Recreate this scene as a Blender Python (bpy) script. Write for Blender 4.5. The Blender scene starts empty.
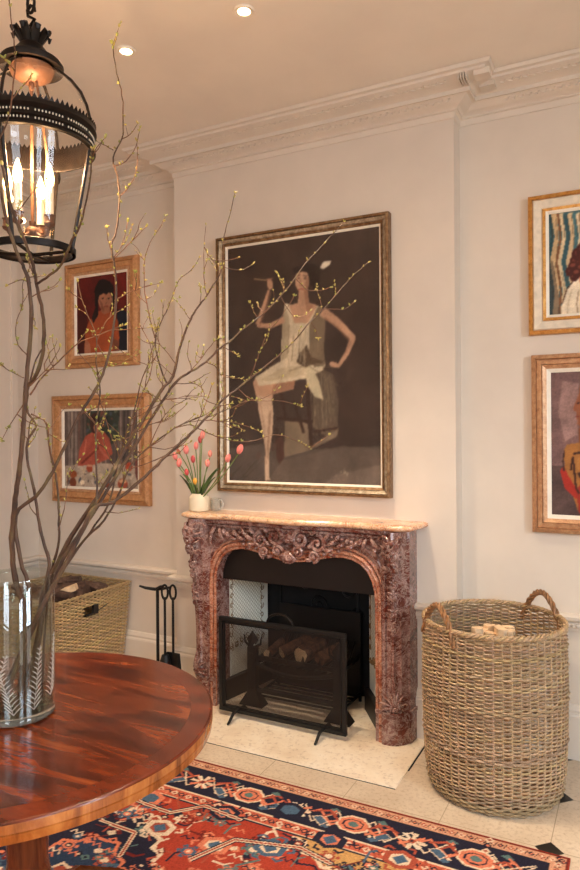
import bpy, math, random
import numpy as np
from mathutils import Vector, Matrix, noise
random.seed(7); np.random.seed(7)
PI=math.pi
S=bpy.context.scene; COL=S.collection
# ------------------------------------------------------------------ camera maths
F=677.; YAW=math.radians(27.3); H=1.55; ROLL=.0073; HY=428.
CY,SY=math.cos(YAW),math.sin(YAW)
def ray(x,y):
    xc=x-ROLL*(y-435)-290; yc=y+ROLL*(x-290)-HY
    u=xc/F; v=-yc/F
    return (-SY+u*CY, CY+u*SY, v)
def at(x,y,t):
    d=ray(x,y); return Vector((d[0]*t,d[1]*t,H+d[2]*t))
def atY(x,y,Y):
    d=ray(x,y); t=Y/d[1]; return Vector((d[0]*t,Y,H+d[2]*t))
def atZ(x,y,z):
    d=ray(x,y); t=(z-H)/d[2]; return Vector((d[0]*t,d[1]*t,z))
# ------------------------------------------------------------------ mesh builder
class MB:
    def __init__(s): s.v=[]; s.f=[]; s.c=[]; s.m=[]; s.col=(1,1,1); s.mi=0
    def add(s,vs,fs):
        o=len(s.v); s.v+= [tuple(p) for p in vs]; s.f+=[tuple(i+o for i in f) for f in fs]
        s.c+=[s.col]*len(vs); s.m+=[s.mi]*len(fs); return s
    def box(s,x0,x1,y0,y1,z0,z1,M=None):
        vs=[Vector((x,y,z)) for x in(x0,x1) for y in(y0,y1) for z in(z0,z1)]
        if M: vs=[M@p for p in vs]
        return s.add(vs,[(0,1,3,2),(4,6,7,5),(0,4,5,1),(2,3,7,6),(0,2,6,4),(1,5,7,3)])
    def tube(s,pts,r,n=6,cap=True,flat=1.0,closed=False,up=None):
        pts=[Vector(p) for p in pts]; k=len(pts)
        if not hasattr(r,'__len__'): r=[r]*k
        vs=[];fs=[]; prev=None
        for i,p in enumerate(pts):
            if closed: t=(pts[(i+1)%k]-pts[i-1])
            else: t=pts[min(i+1,k-1)]-pts[max(i-1,0)]
            if t.length<1e-9: t=Vector((0,0,1))
            t.normalize()
            if prev is None:
                a=Vector(up) if up else (Vector((0,0,1)) if abs(t.z)<.9 else Vector((1,0,0)))
            else: a=prev
            a=a-t*a.dot(t)
            if a.length<1e-6: a=t.orthogonal()
            a.normalize(); b=t.cross(a); prev=a
            for j in range(n):
                th=2*PI*j/n; vs.append(p+a*math.cos(th)*r[i]*flat+b*math.sin(th)*r[i])
        m=k if closed else k-1
        for i in range(m):
            for j in range(n):
                fs.append((i*n+j,i*n+(j+1)%n,((i+1)%k)*n+(j+1)%n,((i+1)%k)*n+j))
        if cap and not closed:
            fs.append(tuple(range(n))[::-1]); fs.append(tuple((k-1)*n+j for j in range(n)))
        return s.add(vs,fs)
    def lathe(s,prof,n=48,c=(0,0),cap=False,M=None):
        vs=[];fs=[];k=len(prof)
        for r,z in prof:
            for j in range(n):
                th=2*PI*j/n; vs.append(Vector((c[0]+r*math.cos(th),c[1]+r*math.sin(th),z)))
        if M: vs=[M@p for p in vs]
        for i in range(k-1):
            for j in range(n): fs.append((i*n+j,i*n+(j+1)%n,(i+1)*n+(j+1)%n,(i+1)*n+j))
        if cap: fs.append(tuple(range(n))[::-1]); fs.append(tuple((k-1)*n+j for j in range(n)))
        return s.add(vs,fs)
    def loft(s,rings,closed=True,cap=True):
        n=len(rings[0]);vs=[p for r in rings for p in r];fs=[]
        for i in range(len(rings)-1):
            for j in range(n if closed else n-1):
                fs.append((i*n+j,i*n+(j+1)%n,(i+1)*n+(j+1)%n,(i+1)*n+j))
        if cap and closed: fs.append(tuple(range(n))[::-1]); fs.append(tuple((len(rings)-1)*n+j for j in range(n)))
        return s.add(vs,fs)
    def ell(s,c,rx,ry,rz,n=10,m=7,M=None):
        vs=[];fs=[]
        for i in range(m+1):
            a=PI*i/m
            for j in range(n):
                b=2*PI*j/n; q=Vector((rx*math.sin(a)*math.cos(b),ry*math.sin(a)*math.sin(b),rz*math.cos(a)))
                if M: q=M@q
                vs.append(Vector(c)+q)
        for i in range(m):
            for j in range(n): fs.append((i*n+j,(i+1)*n+j,(i+1)*n+(j+1)%n,i*n+(j+1)%n))
        return s.add(vs,fs)
    def build(s,name,mat,parent=None,smooth=False,bevel=0,**k):
        me=bpy.data.meshes.new(name); me.from_pydata(s.v,[],s.f)
        mats=mat if isinstance(mat,(list,tuple)) else [mat]
        for q in mats: me.materials.append(q)
        if any(s.m): me.polygons.foreach_set('material_index',s.m)
        if any(c!=(1,1,1) for c in s.c):
            at_=me.color_attributes.new('tint','FLOAT_COLOR','POINT')
            at_.data.foreach_set('color',np.array([list(c)+[1] for c in s.c],dtype=np.float32).ravel())
        if smooth: me.polygons.foreach_set('use_smooth',[True]*len(me.polygons))
        me.update(); me.validate()
        import bmesh
        bm=bmesh.new(); bm.from_mesh(me); bmesh.ops.recalc_face_normals(bm,faces=bm.faces); bm.to_mesh(me); bm.free()
        if smooth: 
            try: me.set_sharp_from_angle(angle=math.radians(40))
            except Exception: pass
        o=bpy.data.objects.new(name,me); COL.objects.link(o)
        if parent: attach(o,parent)
        if bevel:
            b=o.modifiers.new('b','BEVEL'); b.width=bevel; b.segments=2; b.limit_method='ANGLE'
        for a,b in k.items(): o[a]=b
        return o
def attach(o,parent):
    o.parent=parent
    w=Vector(parent.location)
    o.matrix_parent_inverse=Matrix.Translation(-w)
def thing(name,label,cat,loc,group=None):
    o=bpy.data.objects.new(name,None); COL.objects.link(o); o.location=loc; o.empty_display_size=.05
    o['label']=label; o['category']=cat
    if group: o['group']=group
    return o
def tag(o,label,cat,group=None,kind=None):
    o['label']=label; o['category']=cat
    if group:o['group']=group
    if kind:o['kind']=kind
    return o
def struct(o): o['kind']='structure'; return o
# ------------------------------------------------------------------ materials
def lin(c): return tuple(((v/255)/12.92 if v/255<=.04045 else ((v/255+.055)/1.055)**2.4) for v in c[:3])
def L4(c): return (*lin(c),1)
class NT:
    def __init__(s,name):
        s.m=bpy.data.materials.new(name); s.m.use_nodes=True; s.t=s.m.node_tree; s.n=s.t.nodes; s.l=s.t.links
        s.b=s.n['Principled BSDF']; s.out=s.n['Material Output']; s._co=None
    def co(s):
        if not s._co: s._co=s.n.new('ShaderNodeTexCoord').outputs['Object']
        return s._co
    def mp(s,scale=(1,1,1),rot=(0,0,0),loc=(0,0,0),src=None):
        n=s.n.new('ShaderNodeMapping'); s.l.new(src or s.co(),n.inputs[0])
        n.inputs['Scale'].default_value=scale; n.inputs['Rotation'].default_value=rot; n.inputs['Location'].default_value=loc
        return n.outputs[0]
    def noise(s,sc,det=4,rough=.55,vec=None,dist=0):
        n=s.n.new('ShaderNodeTexNoise'); n.inputs['Scale'].default_value=sc; n.inputs['Detail'].default_value=det
        n.inputs['Roughness'].default_value=rough; n.inputs['Distortion'].default_value=dist
        s.l.new(vec or s.co(),n.inputs['Vector']); return n.outputs['Fac']
    def vor(s,sc,vec=None,feat='F1',out='Distance'):
        n=s.n.new('ShaderNodeTexVoronoi'); n.feature=feat; n.inputs['Scale'].default_value=sc
        s.l.new(vec or s.co(),n.inputs['Vector']); return n.outputs[out]
    def ramp(s,fac,stops,interp='LINEAR'):
        n=s.n.new('ShaderNodeValToRGB'); s.l.new(fac,n.inputs[0]); cr=n.color_ramp; cr.interpolation=interp
        while len(cr.elements)<len(stops): cr.elements.new(.5)
        for e,(p,c) in zip(cr.elements,stops): e.position=p; e.color=L4(c) if len(c)==3 else c
        return n.outputs[0]
    def mix(s,fac,a,b,mode='MIX'):
        n=s.n.new('ShaderNodeMix'); n.data_type='RGBA'; n.blend_type=mode
        for i,v in ((0,fac),(6,a),(7,b)):
            if hasattr(v,'links'): s.l.new(v,n.inputs[i])
            elif i==0: n.inputs[0].default_value=v
            else: n.inputs[i].default_value=L4(v)
        return n.outputs[2]
    def math(s,op,a,b=None,c=None):
        n=s.n.new('ShaderNodeMath'); n.operation=op
        for i,v in enumerate((a,b,c)):
            if v is None: continue
            if hasattr(v,'links'): s.l.new(v,n.inputs[i])
            else: n.inputs[i].default_value=v
        return n.outputs[0]
    def attr(s,name='tint'):
        n=s.n.new('ShaderNodeAttribute'); n.attribute_name=name; return n.outputs['Color']
    def bump(s,h,strength=.3,dist=.01):
        n=s.n.new('ShaderNodeBump'); n.inputs['Strength'].default_value=strength; n.inputs['Distance'].default_value=dist
        s.l.new(h,n.inputs['Height']); s.l.new(n.outputs[0],s.b.inputs['Normal'])
    def set(s,col=None,rough=.5,metal=0,coat=0,spec=None):
        if col is not None:
            if hasattr(col,'links'): s.l.new(col,s.b.inputs['Base Color'])
            else: s.b.inputs['Base Color'].default_value=L4(col)
        if hasattr(rough,'links'): s.l.new(rough,s.b.inputs['Roughness'])
        else: s.b.inputs['Roughness'].default_value=rough
        s.b.inputs['Metallic'].default_value=metal; s.b.inputs['Coat Weight'].default_value=coat
        s.b.inputs['Coat Roughness'].default_value=.08
        if spec is not None: s.b.inputs['Specular IOR Level'].default_value=spec
        return s.m
def simple(name,c,rough=.5,metal=0,var=.12,sc=20,bump=0,coat=0):
    t=NT(name); d=tuple(max(0,v*(1-var)) for v in c); u=tuple(min(255,v*(1+var)) for v in c)
    n=t.noise(sc,5); col=t.ramp(n,[(.3,d),(.7,u)])
    if bump: t.bump(n,bump,.005)
    return t.set(col,rough,metal,coat)
def tinted(name,base,rough=.6,metal=0,sc=60,bump=.0):
    t=NT(name); n=t.noise(sc,4); a=t.ramp(n,[(.3,tuple(v*.82 for v in base)),(.7,base)])
    c=t.mix(1.,a,t.attr(),'MULTIPLY')
    if bump: t.bump(n,bump,.004)
    return t.set(c,rough,metal)
def emis(name,c,st):
    t=NT(name); t.set(c,.5); t.b.inputs['Emission Color'].default_value=L4(c); t.b.inputs['Emission Strength'].default_value=st; return t.m
def thinglass(name,tint=(245,245,242),fac=1.0,rough=.02,veil=0.,extra=0.):
    t=NT(name); n=t.n; tr=n.new('ShaderNodeBsdfTransparent'); tr.inputs[0].default_value=L4(tint)
    gl=n.new('ShaderNodeBsdfGlossy'); gl.inputs['Roughness'].default_value=rough; gl.inputs[0].default_value=(1,1,1,1)
    lw=n.new('ShaderNodeLayerWeight'); lw.inputs[0].default_value=.5
    f=t.math('MULTIPLY',t.math('ADD',.04,t.math('MULTIPLY',t.math('POWER',lw.outputs['Facing'],5.),.9)),fac)
    if extra: f=t.math('ADD',f,extra)
    mx=n.new('ShaderNodeMixShader'); t.l.new(f,mx.inputs[0]); t.l.new(tr.outputs[0],mx.inputs[1]); t.l.new(gl.outputs[0],mx.inputs[2])
    o=mx.outputs[0]
    if veil:
        df=n.new('ShaderNodeBsdfDiffuse'); df.inputs[0].default_value=L4((220,215,205)); m2=n.new('ShaderNodeMixShader'); m2.inputs[0].default_value=veil
        t.l.new(o,m2.inputs[1]); t.l.new(df.outputs[0],m2.inputs[2]); o=m2.outputs[0]
    t.l.new(o,t.out.inputs[0]); return t.m
M={}
M['wall']=simple('wall_paint',(218,205,190),.7,var=.012,sc=6)
M['trim']=simple('trim_paint',(221,208,193),.5,var=.012,sc=8)
M['ceil']=simple('ceiling_paint',(238,228,215),.8,var=.012,sc=4)
M['iron']=simple('black_iron',(20,18,17),.5,.3,sc=60,bump=.1)
M['soot']=simple('sooty_brick',(18,16,16),.9,0,.35,sc=12,bump=.5)
M['lintel']=simple('blackened_metal_plate',(24,18,15),.5,.2,.2,sc=5)
M['bronze']=simple('dark_bronze',(30,23,19),.42,.6,.25,sc=40)
M['copper']=simple('aged_brass',(104,72,54),.5,.4,.2,sc=30)
M['char']=simple('charred_log',(96,66,50),.9,0,.4,sc=30,bump=.6)
# tiles
t=NT('stone_floor_tiles'); sx=t.n.new('ShaderNodeSeparateXYZ'); t.l.new(t.co(),sx.inputs[0])
def tri(v,off,p):
    a=t.math('ADD',v,off); a=t.math('DIVIDE',a,p); r=t.math('ROUND',a); a=t.math('SUBTRACT',a,r); a=t.math('ABSOLUTE',a); return t.math('MULTIPLY',a,p)
fx=tri(sx.outputs[0],.303,.405); fy=tri(sx.outputs[1],-3.025,.395)
dm=t.math('ADD',fx,fy); cab=t.math('MULTIPLY',t.math('LESS_THAN',dm,.052),t.math('GREATER_THAN',sx.outputs[0],-.5)); ln=t.math('LESS_THAN',t.math('MINIMUM',fx,fy),.0018)
base=t.ramp(t.noise(3.5,6,.6),[(.3,(198,176,150)),(.55,(214,194,168)),(.75,(226,208,184))])
spk=t.ramp(t.noise(60,4,.7),[(.35,(170,140,108)),(.5,(255,255,255))]); base=t.mix(.35,base,spk,'MULTIPLY')
c=t.mix(ln,base,(168,146,118)); c=t.mix(cab,c,(28,24,22)); t.bump(t.noise(40,3),.05,.002); M['floor']=t.set(c,t.math('ADD',.3,t.math('MULTIPLY',t.noise(8),.2)))
t=NT('hearth_stone'); base=t.ramp(t.noise(4,7,.65),[(.3,(222,198,168)),(.5,(240,222,196)),(.72,(250,238,218))])
spk=t.ramp(t.noise(45,5,.7),[(.33,(150,112,80)),(.46,(255,255,255))]); M['hearth']=t.set(t.mix(.4,base,spk,'MULTIPLY'),.4)
# red marble
def marble(name,stops,veins,sc=7,rough=.25):
    t=NT(name); n1=t.noise(sc,9,.68,dist=1.6); a=t.ramp(n1,stops)
    n2=t.noise(sc*2.1,8,.7,vec=t.mp((1,1,1.4),loc=(3,1,7)),dist=2.4); v=t.ramp(n2,[(.47,(0,0,0)),(.495,(255,255,255)),(.51,(255,255,255)),(.535,(0,0,0))])
    a=t.mix(t.math('MULTIPLY',v,.6),a,veins)
    n3=t.noise(sc*1.2,6,.6,vec=t.mp(loc=(8,2,1)),dist=3); v=t.ramp(n3,[(.49,(0,0,0)),(.5,(255,255,255)),(.51,(0,0,0))])
    a=t.mix(t.math('MULTIPLY',v,.8),a,(62,20,16)); t.bump(t.noise(150,3),.05,.001)
    return t.set(a,rough,coat=.3)
M['marble']=marble('red_breccia_marble',[(.28,(58,24,18)),(.38,(112,54,40)),(.46,(96,50,42)),(.52,(128,82,72)),(.58,(152,118,110)),(.64,(134,82,68)),(.72,(96,44,32))],(196,172,160),sc=5)
M['shelf']=marble('honey_red_marble',[(.28,(150,66,42)),(.38,(206,138,96)),(.5,(232,186,146)),(.62,(224,178,138)),(.7,(240,212,180))],(246,226,200),sc=4,rough=.18)
M['archm']=marble('orange_red_marble',[(.30,(74,28,18)),(.42,(150,72,46)),(.55,(188,122,92)),(.68,(110,50,34))],(226,188,160),sc=6)
# table wood
t=NT('mahogany_top'); v=t.mp((1.2,7,1),rot=(0,0,math.radians(-22))); n=t.noise(2.4,6,.55,vec=v,dist=1.0)
c=t.ramp(n,[(.27,(34,11,6)),(.44,(78,28,13)),(.58,(114,48,20)),(.76,(158,82,38))])
n2=t.noise(30,6,.6,vec=t.mp((1,14,1),rot=(0,0,math.radians(-22)))); c=t.mix(.35,c,t.ramp(n2,[(.3,(110,80,60)),(.6,(255,255,255))]),'MULTIPLY'); M['wood']=t.set(c,.2,coat=.15)
t=NT('mahogany_crossband'); n=t.noise(3.5,7,.6,vec=t.mp((2,4,1),rot=(0,0,math.radians(-40)))); c=t.ramp(n,[(.3,(52,17,8)),(.7,(118,48,22))]); M['woodband']=t.set(c,.2,coat=.15)
t=NT('walnut_edge'); n=t.noise(5,8,.6,vec=t.mp((3,3,.6)),dist=1); c=t.ramp(n,[(.3,(96,44,14)),(.5,(158,86,32)),(.7,(198,124,58))]); M['woodedge']=t.set(c,.25,coat=.3)
t=NT('mahogany_dark'); n=t.noise(4,7,.6,vec=t.mp((6,6,1)),dist=1); c=t.ramp(n,[(.3,(54,22,10)),(.7,(120,60,28))]); M['wooddark']=t.set(c,.25,coat=.3)
def gilt(name,a,b,c_,rough=.35,metal=.65):
    t=NT(name); n=t.noise(42,7,.75); c=t.ramp(n,[(.25,a),(.5,b),(.75,c_)]); t.bump(t.noise(70,3),.12,.002); return t.set(c,rough,metal)
M['gold']=gilt('gilt_gold',(150,98,44),(206,150,78),(232,186,116))
M['goldpale']=gilt('rubbed_gilt',(150,104,74),(196,148,108),(222,186,146),.45,.35)
M['bronzegilt']=gilt('bronze_gilt_frame',(74,50,30),(130,98,66),(176,148,112),.4,.6)
M['silvergilt']=gilt('silvered_frame',(104,84,64),(170,152,128),(216,204,184),.35,.6)
M['oak']=gilt('honey_gilt_wood',(146,98,58),(190,136,88),(216,168,120),.45,.2)
M['slip']=simple('cream_slip',(236,226,208),.6,var=.03)
M['creamframe']=simple('cream_frame_paint',(222,208,186),.55,var=.06,sc=25)
M['paint']=NT('oil_paint'); t=M['paint']; M['paint']=t.set(t.attr(),.6,spec=.25)
M['glaze']=thinglass('picture_glass',(250,250,250),.4,.01)
M['lantglass']=thinglass('lantern_glass',(252,251,248),.55,.02)
M['vaseglass']=thinglass('vase_glass',(247,249,247),1.1,.015,extra=.01)
M['mesh']=None
t=NT('fine_wire_mesh'); sx=t.n.new('ShaderNodeSeparateXYZ'); t.l.new(t.co(),sx.inputs[0])
tr=t.n.new('ShaderNodeBsdfTransparent'); mx=t.n.new('ShaderNodeMixShader'); t.set((52,44,40),.5,.5)
fr=t.math('ABSOLUTE',t.math('SUBTRACT',t.math('FRACT',t.math('MULTIPLY',sx.outputs[0],250)),.5)); fz=t.math('ABSOLUTE',t.math('SUBTRACT',t.math('FRACT',t.math('MULTIPLY',sx.outputs[2],250)),.5))
mm=t.math('LESS_THAN',t.math('MINIMUM',fr,fz),.10); t.l.new(mm,mx.inputs[0]); t.l.new(tr.outputs[0],mx.inputs[1]); t.l.new(t.b.outputs[0],mx.inputs[2]); t.l.new(mx.outputs[0],t.out.inputs[0]); M['mesh']=t.m
# cheek tile: cream lattice with scroll border drawn as mesh pieces; lattice via nodes
t=NT('cream_lattice_tile'); sx=t.n.new('ShaderNodeSeparateXYZ'); t.l.new(t.co(),sx.inputs[0])
p=t.math('ADD',sx.outputs[1],sx.outputs[2]); q=t.math('SUBTRACT',sx.outputs[1],sx.outputs[2])
a=t.math('ABSOLUTE',t.math('SUBTRACT',t.math('FRACT',t.math('MULTIPLY',p,42)),.5)); b=t.math('ABSOLUTE',t.math('SUBTRACT',t.math('FRACT',t.math('MULTIPLY',q,42)),.5))
g=t.math('LESS_THAN',t.math('MINIMUM',a,b),.07); M['lattice']=t.set(t.mix(g,(250,246,230),(158,142,114)),.35)
M['cheek']=simple('cream_cheek_panel',(248,244,228),.4,var=.02)
M['sepia']=simple('sepia_ornament',(140,108,70),.5,var=.15)
M['wicker']=tinted('wicker_willow',(198,168,132),.55,sc=90,bump=.15)
M['wickerb']=tinted('wicker_buff',(206,176,128),.55,sc=90,bump=.15)
M['cane']=simple('cane_handle',(138,98,62),.5,var=.25,sc=50,bump=.2)
M['bark']=NT('branch_bark'); t=M['bark']; c=t.ramp(t.noise(22,5,.7,vec=t.mp((1,1,.5))),[(.3,(36,22,14)),(.5,(84,54,34)),(.64,(100,82,48)),(.75,(158,126,90))]); t.bump(t.noise(90,4),.3,.003); M['bark']=t.set(c,.6)
M['twig']=simple('twig_bark',(98,62,38),.6,var=.3,sc=15)
M['bud']=tinted('bud_green',(176,168,92),.5)
M['log']=NT('log_bark'); t=M['log']; c=t.ramp(t.noise(12,6,.7),[(.3,(50,34,28)),(.55,(96,70,56)),(.75,(140,110,88))]); t.bump(t.noise(25,5),.6,.01); M['log']=t.set(c,.85)
M['splitwood']=simple('split_pale_wood',(216,184,146),.7,var=.15,sc=18)
M['ceramic']=simple('cream_ceramic',(232,218,190),.4,var=.03,sc=10)
M['tulip']=NT('tulip_petal'); t=M['tulip']; t.b.inputs['Subsurface Weight'].default_value=.0; M['tulip']=t.set(t.attr(),.5)
M['leaf']=simple('tulip_leaf',(62,84,40),.45,var=.25,sc=14)
M['stem']=simple('tulip_stem',(104,124,62),.5)
M['candle']=simple('candle_sleeve',(240,222,190),.5,var=.03)
M['bulb']=emis('lit_bulb',(255,196,120),26)
M['spot']=emis('lit_downlight',(255,214,160),14)
M['white']=simple('white_metal',(232,222,206),.4,var=.02)
M['etch']=thinglass('etched_frost',(250,250,250),1.,.4,veil=.5)
M['leather']=simple('black_leather',(26,22,20),.5)
M['dark']=simple('dark_interior',(16,13,12),.9)
M['rug']=NT('rug_wool'); t=M['rug']; n=t.noise(260,2); c=t.mix(.3,t.attr(),t.ramp(n,[(.3,(120,120,120)),(.6,(255,255,255))]),'MULTIPLY'); t.bump(n,.25,.004); M['rug']=t.set(c,.95,spec=.1)
M['fringe']=simple('rug_selvedge',(206,176,146),.9,var=.1)
# ------------------------------------------------------------------ 2D painting into colour attributes
class Canvas:
    """flat painted surface: colours per vertex of a grid; u,v in metres"""
    def __init__(s,us,vs,bg):
        s.us=np.array(us); s.vs=np.array(vs); s.U,s.V=np.meshgrid(s.us,s.vs); s.a=np.zeros((len(vs),len(us),3)); s.a[:]=bg
    def sub(s,u0,u1,v0,v1):
        i0,i1=np.searchsorted(s.us,[u0,u1]); j0,j1=np.searchsorted(s.vs,[v0,v1]); return slice(j0,j1),slice(i0,i1)
    def poly(s,pts,c,al=1.):
        pts=np.array(pts,float); sl=s.sub(pts[:,0].min(),pts[:,0].max(),pts[:,1].min(),pts[:,1].max())
        U=s.U[sl];V=s.V[sl]; ins=np.zeros(U.shape,bool); n=len(pts)
        for i in range(n):
            x0,y0=pts[i];x1,y1=pts[i-1]
            if y0==y1: continue
            cnd=((V>=min(y0,y1))&(V<max(y0,y1)))&(U<(x1-x0)*(V-y0)/(y1-y0)+x0); ins^=cnd
        s.a[sl][ins]=s.a[sl][ins]*(1-al)+np.array(c)*al
    def ell(s,c0,r,c,rot=0,al=1.):
        th=np.linspace(0,2*PI,26)[:-1]; ca,sa=math.cos(rot),math.sin(rot)
        s.poly([(c0[0]+r[0]*math.cos(t)*ca-r[1]*math.sin(t)*sa,c0[1]+r[0]*math.cos(t)*sa+r[1]*math.sin(t)*ca) for t in th],c,al)
    def line(s,pts,w,c,al=1.):
        if not hasattr(w,'__len__'): w=[w]*len(pts)
        for (p,q,w0,w1) in zip(pts[:-1],pts[1:],w[:-1],w[1:]):
            d=np.array(q,float)-np.array(p,float); L=np.hypot(*d)
            if L<1e-9: continue
            nrm=np.array([-d[1],d[0]])/L/2
            s.poly([p+nrm*w0,q+nrm*w1,q-nrm*w1,p-nrm*w0],c,al); s.ell(q,(w1/2,w1/2),c,0,al)
    def streak(s,sc,amp,aniso=(1,1)):
        n=np.zeros(s.U.shape)
        for k in range(3):
            ph=np.random.rand(8)*6.28; f=sc*2**k
            n+=np.sin(s.U*f*aniso[0]*1.0+ph[0]+2*np.sin(s.V*f*aniso[1]*.6+ph[1]))*np.sin(s.V*f*aniso[1]+ph[2]+2*np.sin(s.U*f*aniso[0]*.7+ph[3]))/(1+k)
        s.a*=1+amp*n[...,None]
        s.a*=1+amp*.5*np.random.randn(*s.U.shape)[...,None]
    def blur(s,k=1):
        for _ in range(k):
            b=s.a.copy(); b[1:-1,1:-1]=(s.a[1:-1,1:-1]*2+s.a[:-2,1:-1]+s.a[2:,1:-1]+s.a[1:-1,:-2]+s.a[1:-1,2:])/6; s.a=b
    def mesh(s,name,mat,f,parent=None,thick=None):
        """f(u,v)->xyz ; front sheet plus rim and back"""
        nu,nv=len(s.us),len(s.vs); P=np.array(f(s.U.ravel(),s.V.ravel())).T.reshape(-1,3)
        idx=np.arange(nu*nv).reshape(nv,nu)
        q=np.stack([idx[:-1,:-1],idx[:-1,1:],idx[1:,1:],idx[1:,:-1]],-1).reshape(-1,4)
        a=np.clip(s.a,0,255)/255; a=np.where(a<=.04045,a/12.92,((a+.055)/1.055)**2.4).reshape(-1,3)
        faces=q.tolist()
        if thick is not None:
            b=np.concatenate([idx[0,:],idx[1:,-1],idx[-1,-2::-1],idx[-2:0:-1,0]]); n0=len(P)
            P=np.vstack([P,P[b]+np.array(thick)]); a=np.vstack([a,a[b]])
            m=len(b); faces+=[(int(b[i]),n0+i,n0+(i+1)%m,int(b[(i+1)%m])) for i in range(m)]; faces.append(tuple(n0+i for i in range(m)))
        me=bpy.data.meshes.new(name); me.from_pydata(P.tolist(),[],faces); me.materials.append(mat)
        at_=me.color_attributes.new('tint','FLOAT_COLOR','POINT'); at_.data.foreach_set('color',np.hstack([a,np.ones((len(a),1))]).astype(np.float32).ravel())
        me.update(); o=bpy.data.objects.new(name,me); COL.objects.link(o)
        if parent: attach(o,parent)
        return o
# ------------------------------------------------------------------ room
XL,XR,YB,YF,ZC=-3.76,2.6,3.42,-2.2,3.2
BX0,BX1,BY=-2.476,-.795,3.30
struct(MB().box(XL-.2,XR+.2,YF-.2,YB+.5,-.1,0).build('floor',M['floor']))
struct(MB().box(XL-.2,XR+.2,YF-.2,YB+.5,ZC,ZC+.15).build('ceiling',M['ceil']))
b=MB(); b.box(XL,-2.14,YB,YB+.45,0,ZC); b.box(-1.15,XR,YB,YB+.45,0,ZC); b.box(-2.14,-1.15,YB,YB+.45,.93,ZC)
struct(b.build('wall_back',M['wall']))
b=MB(); b.box(BX0,-2.14,BY,YB,0,ZC); b.box(-1.15,BX1,BY,YB,0,ZC); b.box(-2.14,-1.15,BY,YB,.93,ZC)
struct(b.build('wall_chimney_breast',M['wall']))
# left wall with a tall window, casing just enters the frame
def wall_open(axis,c0,c1,a0,a1,ops,name):
    b=MB(); cur=a0
    def bx(u0,u1,z0,z1):
        if axis=='x': b.box(c0,c1,u0,u1,z0,z1)
        else: b.box(u0,u1,c0,c1,z0,z1)
    for (u0,u1,z0,z1) in sorted(ops):
        bx(cur,u0,0,ZC); bx(u0,u1,0,z0); bx(u0,u1,z1,ZC); cur=u1
    bx(cur,a1,0,ZC); return struct(b.build(name,M['wall']))
wall_open('x',XL-.2,XL,YF,YB+.45,[],'wall_left')
WR=[(-1.5,-.5,.55,2.75),(.35,1.35,.55,2.75)]; WF=[(-.9,.3,.55,2.75)]
wall_open('x',XR,XR+.2,YF,YB+.45,WR,'wall_right'); wall_open('y',YF-.2,YF,XL,XR,WF,'wall_front')
k=0
for axis,ops in (('x',WR),('y',WF)):
    for (u0,u1,z0,z1) in ops:
        k+=1; b=MB(); w=.06
        def bx(a0,a1,q0,q1,d=.05):
            if axis=='x': b.box(XR+.04,XR+.04+d,a0,a1,q0,q1)
            else: b.box(a0,a1,YF-.04-d,YF-.04,q0,q1)
        bx(u0,u0+w,z0,z1); bx(u1-w,u1,z0,z1); bx(u0,u1,z0,z0+w); bx(u0,u1,z1-w,z1); zm=(z0+z1)/2; bx(u0,u1,zm-.025,zm+.025); um=(u0+u1)/2; bx(um-.015,um+.015,z0,z1)
        struct(b.build('window_%d'%k,M['trim']))
PATH=[(XL,YF),(XL,YB),(BX0,YB),(BX0,BY),(BX1,BY),(BX1,YB),(XR,YB),(XR,YF)]
def sweep(b,path,prof,close_ends=True):
    path=[Vector(p) for p in path]; rings=[]
    for i,p in enumerate(path):
        ns=[]
        if i>0: d=(path[i]-path[i-1]).normalized(); ns.append(Vector((d.y,-d.x)))
        if i<len(path)-1: d=(path[i+1]-path[i]).normalized(); ns.append(Vector((d.y,-d.x)))
        if len(ns)==2: m=(ns[0]+ns[1]); m=m/ (m.dot(ns[0])) 
        else: m=ns[0]
        rings.append([Vector((p.x+m.x*d_,p.y+m.y*d_,z)) for d_,z in prof])
    b.loft(rings,closed=True,cap=True)
CORN=[(-.002,3.052),(.006,3.055),(.008,3.083),(.020,3.086),(.020,3.092),(.030,3.099),(.05,3.105),(.078,3.122),(.084,3.125),(.101,3.122),(.101,3.142),(.115,3.148),(.188,3.17),(.192,3.18),(.208,3.183),(.216,3.198),(-.002,3.21)]
b=MB(); sweep(b,PATH,CORN); corn=struct(b.build('trim_1',M['trim'],bevel=0))
# cornice enrichment: leaf lobes on cove and soffit, small reeded panels at the breaks
b=MB()
def along(p0,p1,step):
    p0=Vector(p0);p1=Vector(p1); n=max(1,int((p1-p0).length/step)); d=(p1-p0).normalized()
    return [(p0+(p1-p0)*(i+.5)/n,d) for i in range(n)]
def lobes(p0,p1):
    for p,d in along(p0,p1,.034):
        nrm=Vector((d.y,-d.x))
        for off,z,rr,hh in ((.062,3.113,.011,.007),(.15,3.158,.013,.006)):
            q=p+nrm*off; R=Matrix.Rotation(math.atan2(d.y,d.x)+.5,3,'Z')
            b.ell((q.x,q.y,z),rr*1.1,rr*.55,hh,6,4,R)
            q2=q+d*.016+nrm*.01; R=Matrix.Rotation(math.atan2(d.y,d.x)-.7,3,'Z'); b.ell((q2.x,q2.y,z+.002),rr*.7,rr*.4,hh,6,4,R)
lobes((XL+.2,YB),(BX0-.2,YB)); lobes((BX0+.02,BY),(BX1+.0,BY)); lobes((BX1+.22,YB),(.9,YB)); lobes((XL,1.6),(XL,YB-.2))
for (x0,y) in ((BX1+.135,BY),(BX1+.135,YB)):
    for i in range(4): b.box(x0-.07+i*.012,x0-.065+i*.012,y-.19,y-.11,3.14,3.176)
    b.box(x0+.0,x0+.07,y-.18,y-.12,3.145,3.172)
b.build('cornice_enrichment',M['trim'],corn,smooth=True)
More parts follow.
